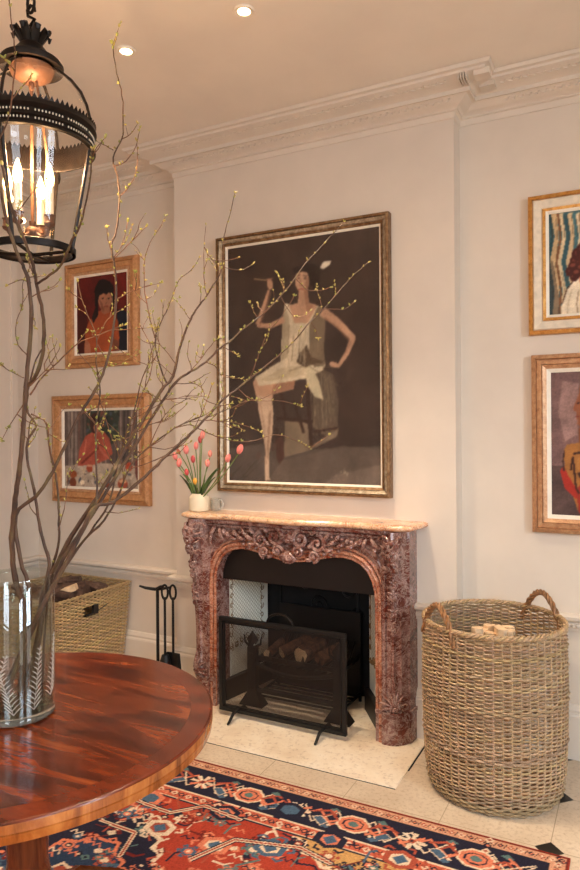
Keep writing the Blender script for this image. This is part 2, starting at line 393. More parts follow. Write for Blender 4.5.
RAIL=[(-.002,.594),(.012,.594),(.014,.606),(.022,.612),(.024,.628),(.016,.634),(.030,.646),(.042,.65),(.044,.664),(.034,.672),(-.002,.674)]
CPX=-1.634
b=MB(); sweep(b,PATH[:3]+[(BX0,BY),(CPX-.60,BY)],RAIL); struct(b.build('trim_2',M['trim']))
b=MB(); sweep(b,[(CPX+.60,BY)]+PATH[4:],RAIL)
o=struct(b.build('trim_3',M['trim']))
b=MB()
for p,d in along((BX1+.06,YB),(1.0,YB),.02): b.ell((p.x,YB-.023,.62),.007,.006,.008,6,4)
b.build('bead_moulding',M['trim'],o)
SK=[(-.002,0),(.03,0),(.03,.2),(.026,.208),(.018,.214),(.02,.226),(.008,.246),(-.002,.25)]
b=MB(); sweep(b,PATH[:3]+[(BX0,BY),(CPX-.60,BY)],SK); struct(b.build('baseboard_left',M['trim']))
b=MB(); sweep(b,[(CPX+.60,BY)]+PATH[4:],SK); struct(b.build('baseboard_right',M['trim']))
# casing at the left wall and a slim pilaster strip
b=MB(); b.box(XL,XL+.045,3.04,3.19,.0,2.75); b.box(XL,XL+.06,3.15,3.20,.0,2.75); b.box(XL,XL+.045,2.0,3.19,2.75,2.9); b.box(XL,XL+.045,2.0,2.14,0,2.75)
struct(b.build('trim_4',M['trim'],bevel=.004))
b=MB(); b.box(XL+.001,XL+.03,2.14,3.04,.01,2.74); struct(b.build('door_1',M['trim']))
# hearth and firebox
struct(MB().box(-2.33,-.938,2.775,3.72,.0,.006).build('trim_5',M['hearth'],bevel=.002))
b=MB(); b.box(-.938,-.932,2.95,3.29,.0,.003); b.box(-2.33,-.938,2.7735,2.775,.0,.003); struct(b.build('trim_6',M['soot']))
b=MB(); b.box(-2.139,-1.151,3.68,3.74,.0,.929); b.box(-2.139,-1.151,3.26,3.74,.95,.97) if False else None; b.box(-2.139,-2.125,3.31,3.68,.006,.929); b.box(-1.165,-1.151,3.31,3.68,.006,.929)
struct(b.build('wall_firebox',M['soot']))
def panel(p0,p1,z0,z1,th=.02,side=1):
    b=MB(); p0=Vector(p0);p1=Vector(p1);d=(p1-p0).normalized(); n=Vector((d.y,-d.x))*side*th
    vs=[]
    for q in (p0,p1,p1+n,p0+n): vs+= [(q.x,q.y,z0),(q.x,q.y,z1)]
    b.add(vs,[(0,2,3,1),(2,4,5,3),(4,6,7,5),(6,0,1,7),(0,6,4,2),(1,3,5,7)]); return b
ins=thing('fireplace_insert','cream tiled firebox lining with black metal lintel plate inside marble fireplace','fireplace insert',(-1.634,3.4,0.006))
cl0,cl1=(-2.118,3.25),(-2.045,3.645); cr0,cr1=(-1.155,3.25),(-1.325,3.50)
def offs(p0,p1,u,off):
    p0=Vector(p0);p1=Vector(p1); d=(p1-p0).normalized(); n=Vector((-d.y,d.x)); q=p0+(p1-p0)*u+n*off; return q
for (p0,p1,sd,nm) in ((cl0,cl1,1,'left'),(cr0,cr1,-1,'right')):
    o=panel(p0,p1,.12,.95,.02,-sd).build('cheek_panel',M['cheek'],ins)
    q0=Vector(p0)+(Vector(p1)-Vector(p0))*.16; q1=Vector(p0)+(Vector(p1)-Vector(p0))*.86
    d=(q1-q0).normalized(); n=Vector((d.y,-d.x))*sd*.002
    panel(q0+n,q1+n,.30,.93,.002,sd).build('lattice_tile',M['lattice'],o)
    panel(p0,p1,.006,.12,.03,sd).build('cheek_skirting',M['lintel'],ins)
    # scroll border
    s=MB(); nn=Vector((d.y,-d.x,0))*sd*.006; L=(q1-q0).length
    def P(u,z): return Vector((q0.x+d.x*u,q0.y+d.y*u,z))+nn
    def scroll(u,z,r,dirn,ph=0):
        s.tube([P(u+dirn*r*(1-k/14)*math.cos(k*.55+ph),z+r*(1-k/14)*math.sin(k*.55+ph)) for k in range(13)],[.0028]*13,4)
    for z in np.arange(.36,.93,.055):
        for u,dr in ((.005,1),(L-.005,-1)):
            scroll(u,z,.018,dr,random.random()*6); s.tube([P(u,z),P(u+dr*.012,z+.03),P(u,z+.055)],.002,4)
    for u in np.linspace(.0,L,7):
        scroll(u,.30+.02*math.cos((u/L-.5)*PI*2),.02,1,random.random()*6); scroll(u,.29,.018,-1,random.random()*6)
    s.build('scroll_border',M['sepia'],o)
b=MB(); b.box(-2.14,-1.15,3.235,3.25,.70,.95); b.build('lintel_plate',M['lintel'],ins,bevel=.002)
# iron fireback
b=MB(); b.box(-2.03,-1.38,3.645,3.675,.006,.93); fb=tag(b.build('fireback',M['soot']),'black cast iron fireback plate behind the grate in the firebox','fireback')
b=MB()
for cx,cz,r in ((-1.62,.66,.07),(-1.78,.62,.05),(-1.50,.60,.06),(-1.55,.74,.04),(-1.7,.5,.06),(-1.46,.46,.05)):
    b.tube([(cx+r*(1-k/22)*math.cos(k*.5),3.643,cz+r*(1-k/22)*math.sin(k*.5)) for k in range(20)],[.006]*20,5)
b.tube([(-1.95,3.643,.1),(-1.95,3.643,.7),(-1.7,3.643,.86),(-1.45,3.643,.7),(-1.45,3.643,.1)],.009,5)
b.build('relief_ornament',M['iron'],fb)
# ------------------------------------------------------------------ chimneypiece
cp=thing('fireplace_surround','carved red veined marble fireplace surround with serpentine shelf on chimney breast','fireplace surround',(CPX,3.3,0.006))
half=[(.472,.006),(.472,.68),(.468,.74),(.455,.79),(.43,.835),(.395,.868),(.35,.888),(.30,.896),(.25,.893),(.20,.884),(.15,.872),(.10,.861),(.05,.853),(0,.850)]
arch=[(CPX-d,z) for d,z in half]+[(CPX+d,z) for d,z in half[-2::-1]]
YFc=3.165
b=MB(); n=len(arch)
topz=1.048
# front slab: strips between the arch curve and outer outline
def outer(x,z):
    if z<.30: return x,z
    return x,z
XOL,XOR=CPX-.60,CPX+.60
out=[]
for (x,z) in arch:
    dx=x-CPX
    if z<.70: out.append((CPX+math.copysign(.60,dx),z))
    elif abs(dx)>.2:
        ang=math.atan2(z-.70,abs(dx)-.2+1e-6); k=min((.40)/max(math.cos(ang),1e-4),(topz-.70)/max(math.sin(ang),1e-4)); out.append((CPX+math.copysign(.2+math.cos(ang)*k,dx),.70+math.sin(ang)*k))
    else: out.append((x,topz))
vs=[];fs=[]
for (x,z),(X,Z) in zip(arch,out): vs+=[(x,YFc,z),(X,YFc,Z),(x,3.30,z),(X,3.30,Z)]
for i in range(n-1):
    a=i*4; c_=a+4; fs+=[(a,a+1,c_+1,c_),(a,c_,c_+2,a+2),(a+1,a+3,c_+3,c_+1),(a+2,c_+2,c_+3,a+3)]
fs+=[(0,2,3,1),((n-1)*4,(n-1)*4+1,(n-1)*4+3,(n-1)*4+2)]
b.add(vs,fs)
# fill corners of frieze up to top
b.box(XOL,CPX-.3,YFc+.001,3.299,.96,topz); b.box(CPX+.3,XOR,YFc+.001,3.299,.96,topz)
surr=b.build('surround_slab',M['marble'],cp)
# arch mouldings : three stepped bands following the arch
def archoff(off,y):
    pts=[]
    for i,(x,z) in enumerate(arch):
        p0=Vector(arch[max(i-1,0)]);p1=Vector(arch[min(i+1,n-1)]); d=(p1-p0).normalized(); nn=Vector((-d.y,d.x))
        pts.append(Vector((x+nn.x*off,y,z+nn.y*off)))
    out=[]
    for a,c_ in zip(pts[:-1],pts[1:]): out+=[a,a.lerp(c_,.5)]
    return out+[pts[-1]]
b=MB()
for off,y,r in ((.004,YFc-.003,.009),(.024,YFc-.010,.011),(.045,YFc-.004,.007)):
    b.tube(archoff(off,y),r,8,up=(0,-1,0))
b.build('arch_moulding',M['archm'],cp,smooth=True)
b=MB(); 
for off,y,r in ((.075,YFc+.002,.012),(.10,YFc+.004,.008)):
    b.tube(archoff(off,y)[4:-4],r,8,up=(0,-1,0))
b.build('outer_moulding',M['marble'],cp,smooth=True)
# frieze mouldings under shelf
b=MB()
for z,y,r in ((1.036,YFc-.018,.013),(1.012,YFc-.008,.009)):
    b.tube([(CPX-.56+i*.04,y-.012*math.sin(i/28*PI)-.006*math.cos(i/28*4*PI),z) for i in range(29)],r,8)
b.build('frieze_moulding',M['marble'],cp,smooth=True)
# shelf plan (serpentine), symmetrical
hp=[(.700,3.30),(.690,3.20),(.672,3.118),(.63,3.096),(.56,3.092),(.50,3.104),(.40,3.118),(.28,3.112),(.16,3.092),(.06,3.078),(0,3.076)]
plan=[(CPX-d,y) for d,y in hp]+[(CPX+d,y) for d,y in hp[-2::-1]]
def scaled(f,z): 
    return [Vector((CPX+(x-CPX)*(1-f*.045/.7*1.0),3.30-(3.30-y)*(1-f*.14),z)) for x,y in plan]
b=MB(); b.loft([scaled(1,1.046),scaled(.35,1.050),scaled(.05,1.057),scaled(0,1.064),scaled(.06,1.071),scaled(.22,1.077),scaled(.5,1.080)])
b.build('mantel_shelf',M['shelf'],cp)
# legs
def legsec(z):
    k=max(0,min(1,(z-.30)/.68)); o=.068*k**2.0
    if z>.99: o*=1-(z-.99)*3
    e=.012 if z<.155 else 0
    base=[(.470,3.300),(.470,3.168),(.500,3.166),(.503,3.150),(.513,3.146),(.515,3.134),(.527,3.136),(.533,3.146),(.552,3.146),(.560,3.137),(.572,3.139),(.578,3.150),(.590,3.158),(.602,3.158),(.606,3.168),(.616,3.180),(.622,3.195),(.632,3.200),(.634,3.22),(.640,3.300)]
    if z<.155: base=[(.470,3.300),(.470,3.152),(.498,3.148),(.501,3.152),(.505,3.150),(.507,3.134),(.52,3.130),(.535,3.130),(.55,3.131),(.56,3.133),(.57,3.136),(.58,3.140),(.59,3.147),(.600,3.156),(.61,3.168),(.618,3.18),(.626,3.192),(.634,3.2),(.638,3.22),(.646,3.300)]
    r=[]
    for dx,y in base:
        w=max(0,min(1,(dx-.50)/.06)); fy=(3.30-y)/.16
        r.append((dx+o*.34*w*fy,y-o*fy*w))
    return r
for sgn in (-1,1):
    b=MB(); rings=[]
    for z in (.006,.14,.150,.158,.17,.25,.35,.45,.55,.65,.72,.78,.84,.89,.94,.98,1.02,1.047):
        rings.append([Vector((CPX+sgn*dx,y,z)) for dx,y in legsec(z)])
    b.loft(rings); leg=b.build('pilaster',M['marble'],cp,smooth=True)
    b=MB(); b.loft([[Vector((CPX+sgn*(dx+.004*(1 if dx>.5 else 0)),y-.006,z)) for dx,y in legsec(.1)] for z in (.148,.153,.16,.166)]); b.build('plinth_moulding',M['marble'],leg,smooth=True)
    # carving on the canted face
    def surf(z,u,lift=0.0):   # u across canted face -1..1
        s_=legsec(z); a=Vector(s_[5]); c_=Vector(s_[14]); m=Vector(s_[10]); q=(a*(1-u)/2+c_*(1+u)/2) if abs(u)>1.2 else (a*(u*u-u)/2+m*(1-u*u)+c_*(u*u+u)/2)
        nn=Vector(((c_-a).y,-(c_-a).x)).normalized(); 
        if nn.y>0: nn=-nn
        q=q+nn*lift; return Vector((CPX+sgn*q.x,q.y,z))
    b=MB()
    def frond(z,u,ang,L,w,lift=.006):
        pts=[];rs=[]
        for k in range(8):
            f=k/7; a=ang*(.6+.8*f); pts.append(surf(z+L*f*math.cos(a),u+L*f*math.sin(a)/.052,lift+.012*math.sin(f*PI*.9))); rs.append(w*(.45+.75*math.sin(PI*(.15+.8*f)))*(1 if f<.99 else .5))
        b.tube(pts,rs,6)
    for ang in (-1.3,-.9,-.5,-.18,.18,.5,.9,1.3): frond(.185,0,ang,.105-.03*abs(ang),.0065)
    frond(.185,0,0,.13,.007)
    b.ell(surf(.186,0,.012),.016,.012,.013)
    for du in (-1,1): 
        b.tube([surf(.178+.018*math.sin(k*.6)*(1-k/14),du*(.55+.30*math.cos(k*.6)*(1-k/14)),.012) for k in range(12)],.0055,5)
    b.build('palmette_carving',M['marble'],leg,smooth=True)
    b=MB()
    for k,zz in enumerate((1.00,.955,.90)):
        for ang in (2.0,2.5,3.14,-2.5,-2.0): frond(zz,0,ang,.06-.006*k,.0085-.001*k,.007)
        b.ell(surf(zz,0,.016),.017,.014,.017)
    for du in (-1,1):
        for zz,rr in ((1.005,.026),(.93,.02),(.86,.016)):
            b.tube([surf(zz+rr*math.sin(k*.6)*(1-k/13),du*(.7+rr/.06*math.cos(k*.6)*(1-k/13)),.012) for k in range(12)],[.009*(1-k/16) for k in range(12)],5)
    b.build('acanthus_carving',M['marble'],leg,smooth=True)
    b=MB()
    for zz in (.80,.745,.66,.625,.59):
        for ang in (.9,-.9,2.2,-2.2,0,3.14): frond(zz,0,ang,.032,.0055,.002)
        b.ell(surf(zz,0,.008),.009,.009,.01)
    b.build('husk_drop_carving',M['marble'],leg,smooth=True)
# frieze carving
b=MB()
def fp(x,z,lift): return Vector((CPX+x,YFc-.012-lift,z))
def vol(x,z,r,turns,dirn,ph,w=.010,lift=.016):
    k=int(turns*12); pts=[];rs=[]
    for i in range(k+1):
        f=i/k; a=ph+dirn*f*turns*2*PI; rr=r*(1-f*.86); pts.append(fp(x+rr*math.cos(a),z+rr*math.sin(a),lift+.014*f)); rs.append(w*1.25*(1-.5*f))
    b.tube(pts,rs,7); b.ell(fp(x,z,lift+.012),.008,.008,.008)
def petal(x,z,ang,L,w,lift=.012,bend=0):
    pts=[];rs=[]
    for i in range(8):
        f=i/7; a=ang+bend*f; pts.append(fp(x+L*f*math.cos(a),z+L*f*math.sin(a),lift+.012*math.sin(f*PI))); rs.append(w*1.2*(.35+.8*math.sin(PI*(.12+.75*f))))
    b.tube(pts,rs,6)
for i in range(-4,5): petal(0,.905,-PI/2+i*.23,.062,.0075,.02)            # lower shell
b.ell(fp(0,.862,.03),.016,.014,.018)
for i in range(-3,4): petal(0,.955,PI/2+i*.36,.05,.009,.014)
b.ell(fp(0,.965,.03),.016,.014,.016)
for sg in (-1,1):
    vol(sg*.075,.975,.048,1.5,sg,PI/2 if sg>0 else PI/2,.012,.018)
    vol(sg*.062,.905,.030,1.4,-sg,0 if sg<0 else PI,.009,.02)
    vol(sg*.165,.955,.046,1.5,-sg,PI/2,.011,.012)
    vol(sg*.145,.890,.030,1.5,sg,-PI/2,.009,.014)
    for k,(x,z,an,L) in enumerate(((.20,.985,.3,.05),(.215,.955,.0,.06),(.20,.93,-.4,.05),(.26,.975,.5,.045),(.27,.95,-.1,.05),(.315,.965,.4,.035),(.32,.95,-.3,.04),(.36,.962,.2,.03),(.39,.97,.6,.03),(.11,.93,.4,.04),(.12,1.0,.2,.04),(.235,.915,-.9,.03),(.10,.875,-.6,.035))):
        a=an if sg>0 else PI-an; petal(sg*x,z,a,L,.008,.008,.5*sg)
    for x,z in ((.245,.995),(.30,.985),(.35,.975),(.40,.985),(.20,.905),(.345,.948),(.28,.925)): b.ell(fp(sg*x,z,.008),.011,.009,.010)
    petal(sg*.46,1.01,-PI/2 + sg*.2,.07,.009,.01,.4*sg); petal(sg*.43,1.0,-PI/2 - sg*.3,.06,.008,.01); petal(sg*.48,.97,-PI/2,.07,.008,.012)
b.build('shell_and_scroll_carving',M['marble'],cp,smooth=True)
# ------------------------------------------------------------------ fire screen
sc=thing('fire_screen','black framed mesh fire screen with arched handle standing on the hearth','fire screen',(-1.66,3.075,.006))
fx0,fx1,fz0,fz1,fy=-2.030,-1.290,.03,.535,3.085
b=MB()
for x0,x1,z0,z1 in ((fx0,fx1,fz0,fz0+.022),(fx0,fx1,fz1-.022,fz1),(fx0,fx0+.022,fz0+.022,fz1-.022),(fx1-.022,fx1,fz0+.022,fz1-.022)): b.box(x0,x1,fy-.012,fy+.012,z0,z1)
b.build('screen_frame',M['iron'],sc,bevel=.003)
b=MB()
for x0,x1,z0,z1 in ((fx0+.028,fx1-.028,fz0+.026,fz0+.034),(fx0+.028,fx1-.028,fz1-.034,fz1-.026),(fx0+.026,fx0+.034,fz0+.026,fz1-.026),(fx1-.034,fx1-.026,fz0+.026,fz1-.026)): b.box(x0,x1,fy-.008,fy+.004,z0,z1)
b.build('inner_frame',M['iron'],sc)
MB().box(fx0+.02,fx1-.02,fy-.0006,fy+.0006,fz0+.02,fz1-.02).build('wire_mesh',M['mesh'],sc)
b=MB(); b.tube([(-1.66+.075*math.cos(a),fy,fz1-.004+.055*math.sin(a)) for a in np.linspace(0,PI,14)],.0065,8); b.build('handle',M['bronze'],sc,smooth=True)
for x in (fx0+.12,fx1-.12):
    b=MB(); b.tube([(x,fy-.115,.013),(x,fy-.10,.018),(x,fy-.06,.048),(x,fy,.05),(x,fy+.05,.048),(x,fy+.085,.018),(x,fy+.095,.013)],[.006,.008,.009,.010,.009,.008,.006],8,flat=.8); b.build('foot',M['iron'],sc,smooth=True)
# ------------------------------------------------------------------ grate
gr=thing('fire_grate','black iron fire basket with ornate front uprights behind the mesh screen','fire grate',(-1.66,3.4,.006))
gx0,gx1=-1.93,-1.41
for gx in (gx0,gx1):
    b=MB(); b.box(gx-.028,gx+.028,3.25,3.285,.06,.33); b.box(gx-.02,gx+.02,3.24,3.25,.10,.30)
    b.add([(gx-.075,3.23,.006),(gx+.075,3.23,.006),(gx+.075,3.31,.006),(gx-.075,3.31,.006),(gx-.03,3.25,.08),(gx+.03,3.25,.08),(gx+.03,3.29,.08),(gx-.03,3.29,.08)],[(0,1,2,3),(4,7,6,5),(0,4,5,1),(1,5,6,2),(2,6,7,3),(3,7,4,0)])
    up=b.build('andiron',M['iron'],gr,bevel=.003)
    b=MB(); b.add([(gx,3.235,.33),(gx-.038,3.267,.37),(gx,3.30,.33),(gx+.038,3.267,.37),(gx,3.267,.42)],[(0,1,4),(1,2,4),(2,3,4),(3,0,4),(0,3,2,1)])
    for s_ in (-1,1): b.tube([(gx+s_*.02,3.267,.33),(gx+s_*.05,3.267,.35),(gx+s_*.055,3.267,.39)],[.009,.007,.003],6)
    b.build('finial',M['bronze'],up)
b=MB(); b.box(gx0,gx1,3.262,3.276,.265,.285); b.box(gx0,gx1,3.262,3.276,.085,.10)
b.tube([(gx0+(gx1-gx0)*i/16,3.26-.03*math.sin(i/16*PI),.25-.035*math.sin(i/16*PI)) for i in range(17)],.011,6)
b.box(gx0,gx0+.02,3.27,3.6,.24,.26); b.box(gx1-.02,gx1,3.27,3.6,.24,.26); b.box(gx0,gx1,3.585,3.6,.08,.50)
b.build('front_rail',M['iron'],gr)
b=MB()
for i in range(13):
    x=gx0+.04+i*.037; b.tube([(x,3.27,.25),(x,3.35,.235),(x,3.5,.25),(x,3.585,.33)],.007,5)
b.build('grate_bars',M['iron'],gr)
b=MB()
for i in range(6): b.tube([(gx0,3.30+i*.045,.05),(gx1,3.30+i*.045,.05)],.007,5)
for x in (gx0,gx1): b.tube([(x,3.28,.05),(x,3.58,.05)],.008,5); b.tube([(x,3.57,.006),(x,3.57,.26)],.009,5)
b.build('lower_bars',M['iron'],gr)
for i in range(4):
    x=gx0+.12+i*.1; b=MB(); b.tube([(x,3.262,.27),(x,3.25,.30),(x,3.252,.325)],[.007,.009,.003],5); b.build('rail_spike',M['bronze'],gr)
def log(name,p0,p1,r,mat,endmat,label,cat,group,seed=0):
    rnd=random.Random(seed); b=MB(); p0=Vector(p0);p1=Vector(p1); d=(p1-p0).normalized(); a=d.orthogonal().normalized(); c_=d.cross(a); rings=[]
    rad=[r*(1+rnd.uniform(-.16,.16)) for _ in range(12)]
    for i in range(6):
        f=i/5; rings.append([p0.lerp(p1,f)+(a*math.cos(2*PI*j/12)+c_*math.sin(2*PI*j/12))*rad[j]*(1+rnd.uniform(-.05,.05)) for j in range(12)])
    n0=len(b.f); b.loft(rings); b.m[-2]=1;b.m[-1]=1
    return tag(b.build(name,[mat,endmat]),label,cat,group)
log('log',(-1.80,3.36,.285),(-1.70,3.52,.335),.030,M['char'],M['splitwood'],'charred log lying left of centre on the fire grate','log','logs in the grate',1)
log('log',(-1.66,3.32,.300),(-1.62,3.50,.32),.045,M['char'],M['splitwood'],'thick round-ended charred log in the middle of the fire grate','log','logs in the grate',2)
log('log',(-1.55,3.33,.292),(-1.50,3.50,.31),.034,M['char'],M['char'],'smaller charred log beside the thick one in the fire grate','log','logs in the grate',3)
log('log',(-1.87,3.33,.275),(-1.87,3.50,.30),.026,M['char'],M['splitwood'],'slim charred log at the left end of the fire grate','log','logs in the grate',4)
# ------------------------------------------------------------------ fire tools
ft=thing('fire_tool_stand','slim black iron fire tool stand left of the fireplace','fire tool stand',(-2.535,3.19,0))
b=MB(); b.tube([(-2.535,3.19,.012),(-2.535,3.19,.60)],.0095,8); b.build('pole',M['iron'],ft,smooth=True)
b=MB(); b.lathe([(.0,.0),(.09,.0),(.09,.01),(.03,.018),(.012,.04)],24,(-2.535,3.19)); b.build('base',M['iron'],ft,smooth=True)
b=MB(); b.tube([(-2.63,3.14,.625),(-2.60,3.16,.612),(-2.555,3.19,.602),(-2.50,3.19,.61),(-2.44,3.185,.625)],[.006,.009,.01,.009,.007],8)
b.tube([(-2.62,3.20,.60),(-2.58,3.195,.597),(-2.555,3.19,.60),(-2.5,3.17,.628),(-2.47,3.165,.635)],.007,8); b.build('hook_arm',M['iron'],ft,smooth=True)
def firetool(x,y,name,label,kind):
    t_=thing(name,label,name.replace('_',' '),(x,y,.09),None)
    b=MB(); b.tube([(x,y,.17 if kind!='shovel' else .24),(x,y,.57)],.0075,8); b.build('shaft',M['iron'],t_,smooth=True)
    b=MB(); b.tube([(x+.022*math.sin(a),y,.60+.042*math.cos(a)) for a in np.linspace(0,2*PI,16)[:-1]],.0065,8,closed=True); b.build('ring_handle',M['iron'],t_,smooth=True)
    b=MB()
    if kind=='shovel':
        M4=Matrix.Translation((x,y,.25))@Matrix.Rotation(.15,4,'X'); b.box(-.045,.045,-.004,.004,-.13,0,M4); b.box(-.045,-.040,-.02,.004,-.13,0,M4); b.box(.040,.045,-.02,.004,-.13,0,M4); b.build('blade',M['iron'],t_,bevel=.002)
    else:
        b.lathe([(.0,.24),(.02,.235),(.032,.20),(.034,.15),(.0,.148)],16,(x,y)); b.build('brush_head',M['iron'],t_,smooth=True)
firetool(-2.462,3.165,'hearth_brush','black long-handled hearth brush hanging from the tool stand','brush')
firetool(-2.415,3.18,'fire_shovel','black iron fire shovel with ring handle, hanging nearest the fireplace','shovel')
# ------------------------------------------------------------------ picture frames
def picture(nm,label,x0,x1,z0,z1,wy,bands,slipw,canvas,parentcat='painting',glass=False,lean=0):
    """bands: list of (width, height_out, material); frame outer rect x0..x1,z0..z1 on wall wy"""
    root=thing(nm,label,parentcat,((x0+x1)/2,wy,z0)); ins_=0; prev=.012
    for k,(w,h0,h1,mt,pn) in enumerate(bands):
        b=MB(); rings=[]
        prof=[(ins_,0.001),(ins_,h0*.8),(ins_+w*.12,h0),(ins_+w*.5,(h0+h1)/2+ (.004 if h0==h1 else 0)),(ins_+w*.9,h1),(ins_+w,h1*.85),(ins_+w,.001)]
        for (cx,cz,sx_,sz_) in ((x0,z0,1,1),(x1,z0,-1,1),(x1,z1,-1,-1),(x0,z1,1,-1),(x0,z0,1,1)):
            rings.append([Vector((cx+sx_*d,wy-h,cz+sz_*d)) for d,h in prof])
        b.loft(rings,cap=False); b.build(pn,mt,root); ins_+=w
    w=slipw; b=MB(); rings=[]; prof=[(ins_-.002,.001),(ins_-.002,.024),(ins_+w*.5,.020),(ins_+w,.014),(ins_+w,.001)]
    for (cx,cz,sx_,sz_) in ((x0,z0,1,1),(x1,z0,-1,1),(x1,z1,-1,-1),(x0,z1,1,-1),(x0,z0,1,1)):
        rings.append([Vector((cx+sx_*d,wy-h,cz+sz_*d)) for d,h in prof])
    b.loft(rings,cap=False); b.build('slip',M['slip'],root); ins_+=w
    c=canvas(x0+ins_-.004,x1-ins_+.004,z0+ins_-.004,z1-ins_+.004,wy-.012)
    c.mesh('canvas',M['paint'],lambda u,v:(u,np.full_like(u,wy-.012),v),root,thick=(0,.010,0))
    if glass: MB().box(x0+ins_-.005,x1-ins_+.005,wy-.0155,wy-.0135,z0+ins_-.005,z1-ins_+.005).build('glazing',M['glaze'],root)
    return root
def grid(a,b_,st): return np.linspace(a,b_,max(2,int((b_-a)/st)+1))
def pxm(ox,oy,s,wy):
    def f(*pts):
        r=[]
        for x,y in pts:
            p=atY(ox+x/s,oy+y/s,wy); r.append((p.x,p.z))
        return r
    return f
def seated(x0,x1,z0,z1,wy):
    c=Canvas(grid(x0,x1,.0045),grid(z0,z1,.0045),(60,46,40)); P=pxm(200,200,2.805,wy); k=.0021*1.0
    pw=.00205
    c.a*=(1+.16*np.clip((c.V-1.6)/.9,-1,1))[...,None]
    c.poly(P((70,700),(200,680),(300,700),(520,690),(520,830),(60,830)),(78,68,62))
    c.poly(P((230,730),(400,690),(520,700),(520,810),(180,800)),(96,82,72),.7)
    c.poly(P((380,770),(520,740),(520,820),(330,810)),(124,108,96),.6)
    c.streak(9,.07)
    c.poly(P((238,610),(300,625),(312,690),(388,640),(384,664),(300,705),(236,722)),(118,102,84))
    c.poly(P((330,470),(372,488),(388,560),(386,640),(352,664),(316,636),(318,560)),(96,82,68),.75)
    for q in range(46):
        a=random.uniform(0,1); x0_=312+a*60; c.line(P((x0_,474+a*20),(x0_+a*16-4+random.uniform(-5,5),560+random.uniform(-20,20)),(x0_+a*14+random.uniform(-8,8),640+random.uniform(-30,24))),random.uniform(.0016,.004),random.choice([(130,116,92),(84,72,60),(112,98,78),(150,134,106)]),.45)
    
    st=(52,32,24)
    for a,b_,w in (((215,612),(312,622),9),((300,520),(312,685),12),((228,540),(240,610),8),((215,640),(222,720),8),((320,650),(384,640),6),((262,560),(290,650),8)): c.line(P(a,b_),w*pw,st)
    c.poly(P((212,672),(232,660),(236,722),(222,742),(214,720)),(70,42,34))
    sk=(196,154,124); sd=(150,108,84)
    c.poly(P((148,512),(160,492),(215,486),(268,505),(262,530),(205,545),(200,585),(176,588),(160,560)),sk)
    c.poly(P((200,545),(262,528),(268,505),(240,500),(205,520)),sd,.8)
    c.ell(P((176,512))[0],(.055,.05),sk); c.poly(P((160,548),(202,556),(206,600),(203,650),(194,712),(194,776),(198,786),(182,788),(183,700),(174,640),(164,590)),(200,172,146)); c.line(P((168,560),(180,640),(186,740)),.006,(150,118,96),.6)
    c.poly(P((192,600),(200,590),(197,650),(190,740),(187,700)),(150,120,98),.8)
    dr=(214,198,168); ds=(160,144,116)
    c.poly(P((238,290),(252,292),(264,345),(300,345),(326,296),(340,300),(352,345),(346,420),(352,462),(344,478),(300,500),(234,512),(165,522),(154,498),(200,468),(226,452),(228,400),(232,335)),dr)
    c.poly(P((306,350),(330,300),(342,302),(352,345),(347,420),(352,462),(320,470),(306,420)),(128,110,88))
    c.poly(P((236,300),(250,330),(246,440),(228,452),(230,340)),ds,.7)
    c.poly(P((232,470),(300,464),(290,490),(200,508),(170,505)),(180,160,128),.6)
    c.poly(P((292,466),(316,470),(334,510),(346,560),(322,552),(300,520)),(200,186,154))
    c.poly(P((278,430),(300,405),(312,440),(350,455),(312,462),(296,470),(270,455)),(92,74,56))
    for q in range(40):
        x_=random.uniform(240,300); y_=random.uniform(350,440); c.line(P((x_,y_),(x_+random.uniform(-6,4),y_+random.uniform(15,50))),random.uniform(.002,.006),random.choice([(228,214,188),(186,170,140),(206,190,160),(166,150,122)]),.6)
    for q in range(40):
        x_=random.uniform(175,290); y_=random.uniform(470,500); c.line(P((x_,y_),(x_+random.uniform(8,26),y_-random.uniform(-6,12))),random.uniform(.002,.006),random.choice([(222,206,178),(180,162,132),(200,184,152)]),.6)
    for a,b_ in (((300,460),(370,470)),((300,462),(385,520)),((290,465),(250,480)),((345,470),(372,600)),((262,380),(258,450)),((282,370),(276,430)),((250,350),(246,430))): c.line(P(a,b_),2.4*pw,(112,96,74),.7)
    c.poly(P((250,296),(274,288),(278,250),(302,252),(306,288),(330,296),(302,345),(264,345)),sk)
    c.poly(P((292,262),(302,252),(306,288),(320,298),(300,320)),sd,.7)
    c.ell(P((306,203))[0],(.034*1.9,.024*2),(40,28,24)); c.ell(P((322,222))[0],(.030,.046),(40,28,24))
    c.ell(P((286,226))[0],(.042,.066),(200,160,130),.1)
    c.poly(P((262,190),(285,182),(330,185),(334,215),(316,240),(310,205),(285,200),(262,210)),(40,28,24))
    c.ell(P((276,220))[0],(.007,.004),(60,40,34)); c.ell(P((294,220))[0],(.008,.004),(60,40,34)); c.line(P((270,212),(282,211)),.004,(70,46,38)); c.line(P((288,211),(300,213)),.004,(70,46,38))
    c.line(P((283,222),(279,238),(285,240)),.004,(150,104,80)); c.line(P((277,250),(290,250)),.006,(150,60,50)); c.poly(P((298,215),(308,220),(302,258),(290,264)),sd,.6)
    c.poly(P((336,190),(345,174),(368,170),(364,182),(346,194)),(226,214,190))
    c.line(P((236,335),(200,352),(164,352)),[17*pw,15*pw,11*pw],sk); c.line(P((160,350),(178,300),(192,256)),[12*pw,11*pw,8*pw],sk); c.line(P((166,356),(186,300),(198,260)),[4*pw]*3,sd,.7)
    c.ell(P((196,236))[0],(.018,.034),sk,.2); c.line(P((186,224),(204,220)),.007,(170,126,100)); c.line(P((150,221),(186,225)),.0045,(214,186,130))
